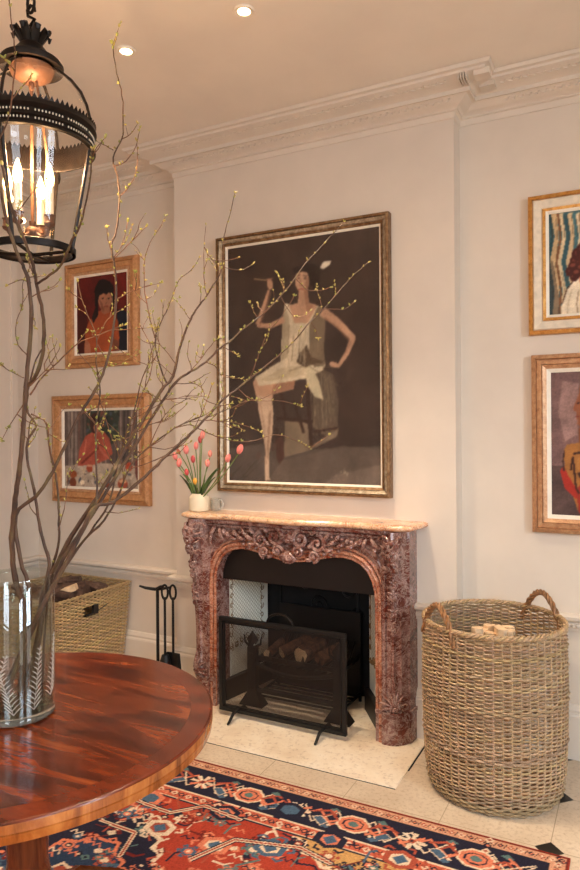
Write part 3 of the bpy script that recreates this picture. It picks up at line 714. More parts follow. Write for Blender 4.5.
    c.line(P((342,312),(380,340),(428,384)),[26*pw,22*pw,15*pw],sk); c.line(P((430,386),(412,430),(388,466)),[16*pw,13*pw,9*pw],sk); c.line(P((350,330),(384,356),(418,392)),6*pw,sd,.6)
    c.ell(P((376,462))[0],(.030,.014),sk,-.3); c.line(P((424,395),(404,436)),4*pw,sd,.6)
    c.line(P((392,762),(412,768),(404,758),(414,774)),.004,(160,146,128))
    c.blur(2); c.streak(22,.06,(1,.6)); return c
picture('painting','large gilt framed painting of seated woman in pale dress above the fireplace',-2.150,-1.115,1.192,2.638,BY,
  [(.016,.050,.052,M['bronzegilt'],'outer_frame'),(.020,.044,.036,M['silvergilt'],'middle_frame'),(.014,.034,.028,M['bronzegilt'],'inner_frame')],.011,seated,glass=True)
def brunette(x0,x1,z0,z1,wy):
    c=Canvas(grid(x0,x1,.005),grid(z0,z1,.005),(92,26,22)); P=pxm(60,250,6.824,wy); u=.00098
    c.streak(12,.1)
    c.poly(P((120,700),(125,420),(180,440),(200,720)),(58,24,22),.8)
    c.poly(P((390,410),(430,405),(470,430),(480,720),(390,720)),(26,30,40))
    c.poly(P((165,730),(170,560),(200,480),(262,415),(345,415),(395,480),(405,600),(395,730)),(158,76,44))
    c.poly(P((165,730),(172,600),(205,640),(210,730)),(170,110,82)); c.poly(P((360,730),(365,600),(398,620),(395,730)),(120,72,54))
    c.ell(P((300,275))[0],(66*u*1.3,68*u),(28,20,20)); c.ell(P((290,225))[0],(34*u*1.3,26*u),(28,20,20)); c.poly(P((235,260),(262,250),(262,440),(228,500),(215,470),(240,400)),(28,20,20)); c.poly(P((340,280),(372,300),(376,400),(345,400)),(28,20,20))
    c.ell(P((308,342))[0],(46*u*1.3,70*u),(164,110,84)); c.poly(P((285,390),(340,380),(342,425),(300,440),(276,420)),(150,96,70))
    c.poly(P((262,300),(268,270),(350,265),(356,300),(330,290),(315,306),(296,292),(280,308)),(28,20,20))
    c.ell(P((292,330))[0],(9*u*1.3,4*u),(40,24,22)); c.ell(P((332,330))[0],(8*u*1.3,4*u),(40,24,22)); c.line(P((314,335),(318,362),(310,366)),4*u,(120,72,54)); c.line(P((300,384),(326,384)),6*u,(130,50,42)); c.poly(P((265,330),(280,400),(300,412),(290,360)),(110,68,52),.6)
    c.blur(1); c.streak(30,.06); return c
picture('painting','honey wood framed portrait of dark-haired woman, upper of the pair left of chimney breast',-3.470,-2.840,1.962,2.666,YB,
  [(.028,.030,.040,M['oak'],'outer_frame'),(.036,.034,.026,M['oak'],'middle_frame'),(.022,.028,.022,M['goldpale'],'inner_frame')],.012,brunette)
def teatable(x0,x1,z0,z1,wy):
    c=Canvas(grid(x0,x1,.005),grid(z0,z1,.005),(96,84,78)); P=pxm(45,385,4.83,wy); u=.00155
    for i in range(22):
        x=95+i*18; c.line(P((x,90),(x+random.uniform(-6,6),400)),random.uniform(6,14)*u,random.choice([(132,118,110),(88,78,74),(66,60,58),(150,134,122),(110,84,74)]))
    c.poly(P((200,110),(360,110),(350,260),(310,300),(200,240)),(56,62,54)); 
    for i in range(40): c.ell(P((random.uniform(205,355),random.uniform(110,240)))[0],(random.uniform(5,14)*u,random.uniform(4,10)*u),random.choice([(84,96,76),(110,116,92),(40,44,40),(70,80,90),(120,70,60)]),random.random()*3,.8)
    c.poly(P((90,530),(90,392),(200,378),(330,380),(480,392),(490,530)),(176,160,142))
    for i in range(70): c.ell(P((random.uniform(100,470),random.uniform(395,520)))[0],(random.uniform(4,14)*u,random.uniform(3,8)*u),random.choice([(204,190,168),(140,122,108),(96,84,80),(190,170,140),(60,64,78)]),random.random()*3,.8)
    c.poly(P((158,390),(166,310),(196,245),(232,226),(286,226),(312,262),(326,330),(300,360),(230,388)),(168,84,66)); c.line(P((176,380),(230,330),(262,300)),10*u,(120,52,42)); c.line(P((318,360),(280,330),(262,300)),10*u,(186,104,84)); c.line(P((200,260),(190,330)),7*u,(200,120,98),.7)
    c.ell(P((240,185))[0],(28*u,44*u),(64,40,34)); c.ell(P((248,205))[0],(16*u,24*u),(160,104,82)); 
    for (x,y,a,b_,cc) in ((215,402,22,22,(160,72,48)),(215,390,20,7,(206,150,120)),(135,430,30,20,(150,80,46)),(135,470,24,26,(120,62,40)),(405,395,24,24,(176,74,50)),(375,478,34,28,(150,74,54)),(375,466,26,10,(206,160,120)),(300,490,24,18,(130,60,44)),(450,400,22,70,(110,66,60)),(330,420,14,26,(60,80,60)),(270,440,18,14,(200,180,150)),(180,470,18,12,(220,206,180)),(340,440,12,12,(40,46,70))): c.ell(P((x,y))[0],(a*u*.8,b_*u*.8),cc)
    c.blur(1); c.streak(30,.07); return c
picture('painting','honey wood framed painting of figure at laid table, lower of the pair by chimney breast',-3.600,-2.752,1.060,1.780,YB,
  [(.030,.030,.042,M['oak'],'outer_frame'),(.042,.036,.026,M['oak'],'middle_frame'),(.020,.028,.022,M['goldpale'],'inner_frame')],.014,teatable)
def curtainlady(x0,x1,z0,z1,wy):
    c=Canvas(grid(x0,x1,.004),grid(z0,z1,.004),(70,100,104)); P=pxm(520,190,5.613,wy); u=.00098
    for i,(x,w,cc) in enumerate(((165,16,(40,70,76)),(190,26,(196,166,124)),(212,12,(120,80,54)),(232,22,(212,190,152)),(255,26,(52,86,94)),(280,24,(206,180,140)),(305,22,(70,110,116)),(322,16,(222,200,164)),(345,22,(150,120,84)),(370,28,(52,90,96)),(400,24,(216,192,152)),(430,26,(70,104,108)),(460,26,(200,172,130)),(490,26,(52,86,94)),(520,30,(206,180,140)),(560,30,(70,104,108)))):
        c.line(P((x,130),(x+16,260),(x-4,400),(x+18,560),(x+6,740)),[w*u,w*u*.7,w*u*1.2,w*u*.8,w*u],cc)
        c.line(P((x+9,140),(x+22,300),(x+4,470),(x+26,600)),3*u,(74,54,40),.6)
    c.poly(P((150,380),(185,400),(230,700),(225,730),(150,735)),(64,56,52),.5)
    c.poly(P((232,740),(236,640),(262,560),(300,510),(345,490),(480,520),(520,740)),(226,210,184)); c.line(P((330,560),(318,640),(330,730)),7*u,(170,146,116)); c.line(P((290,560),(270,640),(262,730)),6*u,(196,176,146)); c.line(P((236,640),(264,556),(300,508)),5*u,(70,44,34))
    c.poly(P((330,470),(420,470),(430,520),(380,560),(335,520)),(196,140,110)); c.ell(P((390,420))[0],(62*u,86*u),(204,150,118))
    for (x,y,r) in ((320,400,34),(290,455,28),(335,360,36),(300,430,26),(305,490,20),(370,335,44),(430,340,40),(345,440,26),(320,468,24)): c.ell(P((x,y))[0],(r*u,r*u),(74,34,28)); c.ell(P((x-5,y-8))[0],(r*u*.5,r*u*.35),(124,64,50))
    c.blur(1); c.streak(40,.05); return c
picture('painting','cream and gilt framed painting before striped curtain, upper right above basket',-.466,.166,1.983,2.642,YB,
  [(.020,.034,.040,M['gold'],'outer_frame'),(.044,.030,.022,M['creamframe'],'middle_frame'),(.016,.028,.024,M['gold'],'inner_frame')],.012,curtainlady)
def profile(x0,x1,z0,z1,wy):
    c=Canvas(grid(x0,x1,.004),grid(z0,z1,.004),(112,84,80)); P=pxm(520,345,4.463,wy); u=.00122
    c.poly(P((140,540),(260,540),(300,760),(140,770)),(70,54,50),.7); c.poly(P((190,160),(262,170),(256,400),(200,430),(170,300)),(150,118,110),.7)
    c.streak(14,.12)
    c.poly(P((268,180),(262,215),(250,250),(236,285),(240,294),(252,298),(250,318),(256,336),(254,350),(275,372),(330,372),(345,190),(300,160)),(142,84,56)); c.poly(P((275,165),(310,140),(360,170),(360,330),(318,320),(300,230),(272,200)),(40,26,24))
    c.line(P((252,262),(266,258)),5*u,(60,30,24)); c.line(P((250,318),(262,320)),5*u,(120,40,34))
    c.poly(P((262,372),(330,372),(340,460),(262,450)),(130,76,50))
    c.poly(P((195,470),(210,444),(262,436),(340,450),(420,520),(430,760),(260,745),(225,640),(200,560)),(164,108,54))
    c.poly(P((178,560),(196,540),(214,580),(250,640),(276,650),(276,700),(240,680),(200,640)),(166,46,34)); c.poly(P((250,640),(300,600),(330,760),(262,750)),(150,50,36))
    for pts,w in ((((236,486),(268,480),(330,500)),8),(((226,560),(236,500),(250,640),(262,660)),7),(((198,470),(192,520),(196,560)),5),(((262,570),(272,590)),12)): c.line(P(*pts),w*u,(58,32,26))
    c.poly(P((262,500),(300,520),(300,560),(270,570),(250,540)),(176,118,60)); c.blur(1); c.streak(40,.05); return c
picture('painting','rubbed gilt framed painting of figure in profile, lower right of basket wall',-.456,.150,1.047,1.888,YB,
  [(.022,.034,.044,M['goldpale'],'outer_frame'),(.026,.030,.036,M['goldpale'],'middle_frame'),(.022,.034,.024,M['goldpale'],'inner_frame')],.016,profile)
# ------------------------------------------------------------------ wicker baskets
def wv(rnd,a=.72,b_=1.12): 
    k=rnd.uniform(a,b_); return (k,k*rnd.uniform(.9,1.02),k*rnd.uniform(.8,1.0))
rb=thing('wicker_basket','tall round wicker log basket with two loop handles right of the fireplace','basket',(-.57,3.02,0))
def rad(z):
    pts=[(0,.262),(.03,.276),(.1,.288),(.25,.294),(.45,.298),(.72,.293)]
    for (a,ra),(c_,rc) in zip(pts[:-1],pts[1:]):
        if z<=c_: f=(z-a)/(c_-a); return ra+(rc-ra)*f
    return pts[-1][1]
rnd=random.Random(3); NS=52; HB=.715
b=MB(); bc=(-.572,3.02); z=.012; row=0
while z<HB-.01:
    wale=any(abs(z-q)<.008 for q in (.235,.42,.56,.64)) or z<.05
    b.col=wv(rnd,.62,1.12) if not wale else wv(rnd,.6,.85); amp=.0058; n_=NS*3; pts=[]
    ph=row%2; tl=.004*math.sin(row*.35)
    for j in range(n_):
        th=2*PI*j/n_; rr=rad(z)+amp*math.cos(NS/2*th*1.0+PI*ph)*1.0+(.003 if wale else 0)
        pts.append((bc[0]+rr*math.cos(th),bc[1]+rr*math.sin(th),z+.006*math.sin(th*2+1)+.0015*math.sin(3*th+row)+(.0 if not wale else 0)))
    b.tube(pts,.0037 if not wale else .0055,4,closed=True); z+=.0078 if not wale else .0098; row+=1
b.col=(1,1,1); weave=b.build('woven_body',M['wicker'],rb)
b=MB()
for j in range(NS):
    b.col=wv(rnd,.8,1.2); th=2*PI*(j+.5)/NS; b.tube([(bc[0]+rad(zz)*math.cos(th),bc[1]+rad(zz)*math.sin(th),zz) for zz in (.008,.1,.25,.4,.55,.70)],.0042,5)
b.build('stakes',M['wicker'],rb)
b=MB(); b.col=(.62,.5,.4); b.lathe([(0,.010),(.262,.010),(.262,.018),(0,.018)],40,bc); b.build('base',M['wicker'],rb)
b=MB()
for k in range(3):
    b.col=wv(rnd,.75,1.0); b.tube([(bc[0]+(.293+.008*math.cos(th*26+k*2.1))*math.cos(th),bc[1]+(.293+.008*math.cos(th*26+k*2.1))*math.sin(th),HB+.007*math.sin(th*26+k*2.1)) for th in np.linspace(0,2*PI,209)[:-1]],.0062,5,closed=True)
b.build('braided_rim',M['wicker'],rb)
def ropehandle(b,pts,rr=.0068,off=.0075,tw=26):
    pts=[Vector(p) for p in pts]
    # resample
    fine=[]
    for i in range(len(pts)-1):
        for k in range(6): fine.append(pts[i].lerp(pts[i+1],k/6))
    fine.append(pts[-1])
    for q in range(3):
        out=[]
        for i,p in enumerate(fine):
            t=(fine[min(i+1,len(fine)-1)]-fine[max(i-1,0)]).normalized(); a=t.orthogonal().normalized() if i==0 else (a-t*a.dot(t)).normalized(); c_=t.cross(a)
            an=i/len(fine)*tw+q*2*PI/3; out.append(p+(a*math.cos(an)+c_*math.sin(an))*off)
        b.tube(out,rr,5)
for th0 in (math.radians(228),math.radians(52)):
    b=MB(); pts=[]
    for k in range(13):
        f=k/12; th=th0+(f-.5)*.80; hh=math.sin(f*PI); pts.append((bc[0]+(.300-.02*hh)*math.cos(th),bc[1]+(.300-.02*hh)*math.sin(th),HB-.06+ .145*hh**.75))
    ropehandle(b,pts); b.build('loop_handle',M['cane'],rb,smooth=True)
# split kindling standing in the round basket
kc=[(-.60,2.93),(-.575,2.96),(-.545,2.95),(-.52,2.98),(-.49,2.97),(-.62,2.99),(-.565,3.01),(-.51,3.03)]
klab=['leftmost pale split log end in the round basket','pale split log second from left in the round basket','pale split log at front centre of the round basket','pale split log right of centre in the round basket','rightmost pale split log in the round basket','pale split log behind the leftmost one in the round basket','pale split log at back centre of the round basket','pale split log at back right in the round basket']
for i,(x,y) in enumerate(kc):
    b=MB(); rnd=random.Random(i+20); r=.024; rings=[]
    for zz in (.02,.2,.45,.685+rnd.uniform(-.02,.012)):
        rings.append([Vector((x+(zz-.3)*.05*((i%3)-1)+r*(1+.25*math.sin(j*2.3+i))*math.cos(2*PI*j/7),y+(.655-zz)*.03+r*(1+.2*math.cos(j*1.7+i))*math.sin(2*PI*j/7),zz)) for j in range(7)])
    b.loft(rings); tag(b.build('split_log',M['splitwood']),klab[i],'log','split logs in the round basket')
# square log basket
lb=thing('log_basket','square buff wicker log basket on the floor left of the fireplace','basket',(-3.2,3.06,0))
X0,X1,Y0,Y1,ZT=-3.50,-2.905,2.76,3.375,.575
def sq(z,off=0.):
    k=.055*(1-z/ZT); return X0+k-off,X1-k+off,Y0+k-off,Y1-k*.3+off
rnd=random.Random(9)
def perim(z,nseg,row,amp):
    x0,x1,y0,y1=sq(z); pts=[]
    cor=[(x0,y0),(x1,y0),(x1,y1),(x0,y1)]; nor=[(0,-1),(1,0),(0,1),(-1,0)]
    for s_ in range(4):
        a=cor[s_];c_=cor[(s_+1)%4]
        for k in range(nseg*2):
            f=k/(nseg*2); w=amp*math.cos(PI*(k+row*1.0))*(1 if k>0 else 0) if k%2==0 or 1 else 0
            w=amp*math.cos(PI/2*k+PI*row)
            pts.append((a[0]+(c_[0]-a[0])*f+nor[s_][0]*w,a[1]+(c_[1]-a[1])*f+nor[s_][1]*w,z))
    return pts
b=MB(); z=.01; row=0
holes=(.44,.50,2.99,3.10)
while z<ZT-.008:
    b.col=wv(rnd,.72,1.15); p=perim(z,20,row,.0065)
    if holes[0]<z<holes[1]:
        seg=[i for i,q in enumerate(p) if q[0]>X1-.06 and holes[2]<q[1]<holes[3]]
        i0,i1=min(seg),max(seg); b.tube(p[i1+1:]+p[:i0],.0044,4)
    else: b.tube(p,.0044,4,closed=True)
    z+=.0105; row+=1
b.build('woven_body',M['wickerb'],lb)
b=MB()
x0,x1,y0,y1=0,0,0,0
for s_ in range(4):
    for k in range(20):
        f=(k+.5)/20; pts=[]
        for zz in (.005,.15,.3,.44,.50,.57):
            x0,x1,y0,y1=sq(zz); cor=[(x0,y0),(x1,y0),(x1,y1),(x0,y1)]; a=cor[s_];c_=cor[(s_+1)%4]; pts.append(Vector((a[0]+(c_[0]-a[0])*f,a[1]+(c_[1]-a[1])*f,zz)))
        b.col=wv(rnd)
        if s_==1 and holes[2]<pts[4].y<holes[3]: b.tube(pts[:4],.004,4); b.tube(pts[4:],.004,4)
        else: b.tube(pts,.004,4)
b.build('stakes',M['wickerb'],lb)
b=MB(); xx=sq(ZT)
for k in range(3):
    b.col=wv(rnd,.55,.8); cor=[(xx[0],xx[2]),(xx[1],xx[2]),(xx[1],xx[3]),(xx[0],xx[3])]; pts=[]
    for s_ in range(4):
        a=cor[s_];c_=cor[(s_+1)%4]
        for q in range(30):
            f=q/30; an=q*1.3+k*2.1; pts.append((a[0]+(c_[0]-a[0])*f+.005*math.cos(an),a[1]+(c_[1]-a[1])*f+.005*math.cos(an),ZT+.005*math.sin(an)))
    b.tube(pts,.005,5,closed=True)
b.build('braided_rim',M['wickerb'],lb)
b=MB(); b.col=(.4,.34,.28); x0,x1,y0,y1=sq(.01); b.box(x0,x1,y0,y1,.004,.014); b.build('base',M['wickerb'],lb)
b=MB(); b.box(-2.925,-2.908,2.995,3.095,.443,.452); b.box(-2.925,-2.908,3.06,3.097,.452,.498); b.tube([(-2.905,3.095,.46),(-2.903,3.13,.472),(-2.903,3.17,.482)],.003,5); b.build('leather_tab',M['leather'],lb)
ll=['bark-covered log on top at the wall side of the square basket','thick dark log across the middle of the square basket','short dark log near the handle side of the square basket','dark log half hidden at the left of the square basket','knotted dark log at the back of the square basket','bark log under the others at the square basket front','dark log leaning at the right back of the square basket']
for i,(p0,p1,r) in enumerate((((-3.40,3.25,.53),(-2.98,3.20,.55),.05),((-3.42,3.05,.52),(-3.02,3.12,.55),.055),((-3.15,2.95,.53),(-2.99,3.06,.545),.042),((-3.42,2.90,.50),(-3.15,3.0,.52),.05),((-3.4,3.30,.48),(-3.1,3.31,.50),.05),((-3.3,2.87,.46),(-2.98,2.88,.47),.05),((-3.1,3.30,.53),(-2.97,3.22,.53),.035))):
    log('log',p0,p1,r,M['log'],M['log'],ll[i],'log','logs in the square basket',30+i)
rs_=random.Random(77)
for i in range(14):
    x=rs_.uniform(-3.38,-3.02); y=rs_.uniform(2.88,3.27); a=rs_.uniform(0,PI); L=rs_.uniform(.05,.10)
    x=max(-3.46+abs(math.cos(a))*L,min(-2.95-abs(math.cos(a))*L,x)); y=max(2.80+abs(math.sin(a))*L,min(3.34-abs(math.sin(a))*L,y))
    z0=.585+rs_.uniform(-.01,.012)
    log('stick',(x-math.cos(a)*L,y-math.sin(a)*L,z0-.012),(x+math.cos(a)*L,y+math.sin(a)*L,z0+rs_.uniform(-.01,.02)),rs_.uniform(.014,.024),M['log'],M['log'],'short bark-covered stick in the loose heap filling the square basket','stick','sticks heaped in the square basket',60+i)
b=MB(); Mx=Matrix.Translation((-3.02,2.98,.60))@Matrix.Rotation(.5,4,'Z')@Matrix.Rotation(-.35,4,'Y'); b.box(-.06,.04,-.03,.03,-.018,.018,Mx)
tag(b.build('split_log',M['splitwood'],bevel=.004),'small pale split wood piece on top of dark logs in the square basket','log')
# ------------------------------------------------------------------ rug
RX0,RX1,RY0,RY1=-3.35,-.228,-.3,2.598
ys=np.concatenate([grid(RY0,1.5,.03)[:-1],grid(1.5,RY1,.0048)]); cv=Canvas(grid(RX0,RX1,.0046),ys,(168,64,46))
NAV=(40,38,52);RED=(166,78,58);IV=(222,196,166);SAL=(214,124,92);BLU=(76,98,118);DB=(48,62,84);GOLD=(196,150,92);TEAL=(92,116,112)
def band(d0,d1,c):
    cv.poly([(RX0+d0,RY0+d0),(RX1-d0,RY0+d0),(RX1-d0,RY1-d0),(RX0+d0,RY1-d0),(RX0+d0,RY0+d0),(RX0+d1,RY0+d1),(RX0+d1,RY1-d1),(RX1-d1,RY1-d1),(RX1-d1,RY0+d1),(RX0+d1,RY0+d1)],c)
rr=random.Random(5)
def edgept(s_,d,side):  # side 0 top (far edge), 1 right
    return (RX1-s_,RY1-d) if side==0 else (RX1-d,RY1-s_)
def both(fn):
    for side,L in ((0,RX1-RX0),(1,1.6)): fn(side,L)
band(0,.010,(120,44,36)); band(.010,.060,(206,150,118)); band(.060,.066,NAV); band(.066,.245,NAV); band(.245,.252,IV); band(.252,.305,(196,96,70)); band(.305,.312,IV); band(.312,.318,NAV)
def E(side,s_,d,pts):  # local pts (along, across)
    return [edgept(s_+a,d+c_,side) for a,c_ in pts]
def star(side,s_,d,r,c,n=8,k=.5,ph=0):
    cv.poly(E(side,s_,d,[((r if i%2==0 else r*k)*math.cos(i*PI/n+ph),(r if i%2==0 else r*k)*math.sin(i*PI/n+ph)) for i in range(2*n)]),c)
def guard(side,L):
    s_=.02;i=0
    while s_<L:
        star(side,s_,.035,.014,(NAV,IV,RED)[i%3],4,.6); star(side,s_,.035,.007,(SAL,RED,IV)[i%3],4,.6)
        cv.line(E(side,s_+.014,.035,[(0,-.012),(.008,.012)]),.004,(90,60,56))
        star(side,s_,.278,.017,(IV,NAV)[i%2],4,.7); star(side,s_,.278,.009,(RED,SAL)[i%2],4,.6); cv.line(E(side,s_+.017,.278,[(0,-.014),(.006,.014)]),.004,(70,40,40))
        s_+=.036;i+=1
both(guard)
def mainb(side,L):
    s_=.30 if side==0 else .34;i=0
    cv.line([edgept(s__,.155+.040*(1 if int(s__/.075)%2 else -1),side) for s__ in np.arange(.1,L,.075)],.010,SAL)
    cv.line([edgept(s__,.155-.052*(1 if int(s__/.075)%2 else -1),side) for s__ in np.arange(.1,L,.075)],.006,IV)
    while s_<L-.1:
        if i%2==0:
            oc=[(.062*math.cos(a),.05*math.sin(a)) for a in np.arange(PI/8,2*PI,PI/4)]
            cv.poly(E(side,s_,.155,[(x*1.15,y*1.2) for x,y in oc]),IV); cv.poly(E(side,s_,.155,oc),SAL); cv.poly(E(side,s_,.155,[(x*.72,y*.72) for x,y in oc]),NAV); cv.poly(E(side,s_,.155,[(x*.6,y*.6) for x,y in oc]),SAL); cv.poly(E(side,s_,.155,[(x*.34,y*.34) for x,y in oc]),TEAL)
            for q in (-1,1):
                cv.line(E(side,s_,.155,[(q*.06,0),(q*.10,.03),(q*.13,0)]),.012,SAL); cv.line(E(side,s_,.155,[(q*.06,0),(q*.10,-.03),(q*.13,0)]),.010,RED); cv.poly(E(side,s_,.155,[(q*.075,-.06),(q*.10,-.075),(q*.125,-.055),(q*.10,-.045)]),TEAL); cv.poly(E(side,s_,.155,[(q*.075,.06),(q*.10,.075),(q*.125,.055),(q*.10,.045)]),BLU)
        else:
            for a in np.arange(0,2*PI,PI/4):
                cv.poly(E(side,s_,.155,[(.012*math.cos(a-.6),.012*math.sin(a-.6)),(.055*math.cos(a-.22),.05*math.sin(a-.22)),(.06*math.cos(a+.1),.054*math.sin(a+.1)),(.012*math.cos(a+.6),.012*math.sin(a+.6))]),(IV,SAL,IV,(226,206,180))[int(a/(PI/4))%4])
            star(side,s_,.155,.018,RED,6,.7); star(side,s_,.155,.008,NAV,4,.8)
            for q in (-1,1):
                cv.poly(E(side,s_,.155,[(q*.07,.02),(q*.12,.06),(q*.14,.03),(q*.10,0)]),BLU); cv.line(E(side,s_,.155,[(q*.07,.02),(q*.12,.06),(q*.14,.03),(q*.10,0),(q*.07,.02)]),.004,IV)
                cv.line(E(side,s_,.155,[(q*.06,-.02),(q*.12,-.05),(q*.15,-.03)]),.012,RED); star(side,s_+q*.15,.20,.012,IV,4,.5); star(side,s_+q*.14,.105,.012,SAL,4,.5)
        s_+=.235;i+=1
both(mainb)
# field
FX0,FX1,FY0,FY1=RX0+.318,RX1-.318,RY0+.318,RY1-.318
xc=(FX0+FX1)/2; yc=(FY0+FY1)/2
def mirr(fn): fn(1); fn(-1)
def hook(cx,cy,r,c1,c2):
    cv.poly([(cx+r*math.cos(a),cy+r*.8*math.sin(a)) for a in np.arange(PI/6,2*PI,PI/3)],c1); cv.poly([(cx+r*.6*math.cos(a),cy+r*.5*math.sin(a)) for a in np.arange(PI/6,2*PI,PI/3)],c2); cv.ell((cx,cy),(r*.25,r*.2),IV)
    for a in np.arange(0,2*PI,PI/3): cv.line([(cx+r*math.cos(a),cy+r*.8*math.sin(a)),(cx+r*1.35*math.cos(a+.15),cy+r*1.1*math.sin(a+.15)),(cx+r*1.3*math.cos(a+.4),cy+r*1.05*math.sin(a+.4))],.010,c1)
def zig(pts,c,w,st=.04,am=.016):
    out=[];k=0
    for p,q in zip(pts[:-1],pts[1:]):
        p=np.array(p);q=np.array(q);L=np.hypot(*(q-p)); n=max(1,int(L/st)); nn=np.array([-(q-p)[1],(q-p)[0]])/L
        for i in range(n): out.append(tuple(p+(q-p)*i/n+nn*am*(1 if k%2 else -1))); k+=1
    out.append(tuple(pts[-1])); cv.line(out,w,c)
for mx in (0,1):
    def Q(x,y): # u from right / left field edge, v down from the far field edge
        return ((FX1-x) if mx==0 else (FX0+x), FY1-y)
    # corner spandrel: gold/ivory piece with red edging
    sp=[Q(0,0),Q(.62,0),Q(.50,.10),Q(.40,.12),Q(.30,.24),Q(.18,.26),Q(.1,.42),Q(0,.5)]
    cv.poly(sp,GOLD); zig([Q(.62,0),Q(.50,.10),Q(.40,.12),Q(.30,.24),Q(.18,.26),Q(.1,.42),Q(0,.5)],IV,.016); zig([Q(.66,0),Q(.54,.13),Q(.43,.16),Q(.33,.28),Q(.21,.31),Q(.13,.46),Q(0,.56)],NAV,.010)
    for i in range(16):
        x,y=rr.uniform(.02,.42),rr.uniform(.02,.26)
        if x/.55+y/.36<.95: hook(*Q(x,y),rr.uniform(.014,.03),rr.choice([RED,NAV,TEAL,BLU]),rr.choice([SAL,IV,GOLD]))
# big lobed medallion
med=[(xc-.98,yc),(xc-.86,yc+.30),(xc-.62,yc+.36),(xc-.55,yc+.62),(xc-.30,yc+.70),(xc-.12,yc+.94),(xc,yc+1.0),(xc+.12,yc+.94),(xc+.30,yc+.70),(xc+.55,yc+.62),(xc+.62,yc+.36),(xc+.86,yc+.30),(xc+.98,yc)]
med=med+[(x,2*yc-y) for x,y in med[-2:0:-1]]
cv.poly(med,NAV); zig(med+[med[0]],IV,.018); 
m2=[(xc+(x-xc)*.80,yc+(y-yc)*.80) for x,y in med]; cv.poly(m2,DB); zig(m2+[m2[0]],SAL,.014,.05,.02)
m3=[(xc+(x-xc)*.60,yc+(y-yc)*.62) for x,y in med]; cv.poly(m3,RED); zig(m3+[m3[0]],IV,.012)
m4=[(xc+(x-xc)*.36,yc+(y-yc)*.40) for x,y in med]; cv.poly(m4,BLU); zig(m4+[m4[0]],NAV,.012)
for i in range(1000):
    x,y=rr.uniform(FX0+.03,FX1-.03),rr.uniform(1.15,FY1-.03); k=rr.random()
    c1=rr.choice([NAV,BLU,SAL,IV,TEAL,RED,(110,40,36)]); 
    if k<.25: hook(x,y,rr.uniform(.018,.034),c1,rr.choice([IV,SAL,RED,NAV]))
    elif k<.5: 
        a=rr.choice([0,PI/4,PI/2,3*PI/4]); L=rr.uniform(.03,.07); cv.line([(x,y),(x+L*math.cos(a),y+L*math.sin(a)),(x+L*math.cos(a)+.02,y+L*math.sin(a)+.02)],rr.uniform(.006,.012),c1)
    elif k<.75: cv.poly([(x-.022,y),(x,y+.018),(x+.022,y),(x,y-.018)],c1); cv.poly([(x-.010,y),(x,y+.008),(x+.010,y),(x,y-.008)],rr.choice([IV,SAL,NAV]))
    else: cv.line([(x-.03,y),(x-.015,y+.02),(x,y),(x+.015,y+.02),(x+.03,y)],.006,rr.choice([IV,NAV,SAL]))
for (px_,py_,c1,c2) in ((160,830,IV,RED),(225,815,NAV,SAL),(215,848,SAL,IV),(290,812,NAV,BLU),(330,842,NAV,SAL),(400,862,RED,IV),(150,800,SAL,BLU),(270,850,BLU,IV)):
    p=atZ(px_,py_,0); hook(p.x,p.y,.07,c1,c2); cv.poly([(p.x-.03,p.y),(p.x,p.y+.03),(p.x+.03,p.y),(p.x,p.y-.03)],BLU)
for pts in (((130,800),(170,815),(205,808),(240,822)),((190,862),(235,842),(300,850),(330,866)),((100,822),(135,835),(120,858))):
    q=[tuple(atZ(*p,0))[:2] for p in pts]; cv.line(q,.03,NAV); cv.line(q,.018,IV); cv.line(q,.008,RED)
cv.a*= (1+.05*np.random.randn(*cv.U.shape)[...,None])
rug=cv.mesh('area_rug',M['rug'],lambda u,v:(u,v,np.full_like(u,.009)),None,thick=(0,0,-.0085))
tag(rug,'red and navy patterned wool rug with geometric border on the stone floor','rug')
# ------------------------------------------------------------------ table
TC=(-1.553,1.325); TR=.547; TZ=.75
tb=thing('round_table','round polished mahogany pedestal table in the left foreground','table',(*TC,.009))
b=MB(); b.lathe([(0,TZ-.004),(0,TZ),(TR-.062,TZ),(TR-.062,TZ-.004)],120,TC); b.build('table_top',M['wood'],tb,smooth=True)
b=MB(); b.lathe([(TR-.0625,TZ-.004),(TR-.0625,TZ),(TR-.008,TZ),(TR-.005,TZ),(TR-.0035,TZ-.0004),(TR-.001,TZ-.002),(TR,TZ-.005),(TR-.0625,TZ-.005)],120,TC); b.build('crossbanding',M['woodband'],tb,smooth=True)
b=MB(); b.lathe([(0,TZ-.0045),(TR,TZ-.0045),(TR,TZ-.024),(TR-.003,TZ-.026),(TR,TZ-.028),(TR-.002,TZ-.046),(TR-.012,TZ-.052),(TR-.06,TZ-.052),(0,TZ-.040)],120,TC); b.build('table_edge',M['woodedge'],tb,smooth=True)
PC=(TC[0]+.01,TC[1]+.03)
b=MB(); b.lathe([(.14,.709),(.14,.69),(.075,.68),(.072,.60),(.085,.585),(.088,.572),(.082,.565),(.10,.555),(.104,.54),(.094,.53),(.075,.52),(.06,.46),(.055,.34),(.07,.26),(.10,.22),(.11,.19),(.12,.185),(.12,.12),(0,.12)],40,PC); b.build('pedestal',M['wooddark'],tb,smooth=True)
for i in range(3):
    a=math.radians(75+120*i); b=MB(); pts=[Vector((PC[0]+math.cos(a)*r,PC[1]+math.sin(a)*r,z)) for r,z in ((.06,.17),(.16,.20),(.28,.14),(.38,.07),(.44,.04))]
    b.tube(pts,[.045,.042,.034,.028,.03],8); b.build('splayed_leg',M['wooddark'],tb,smooth=True)
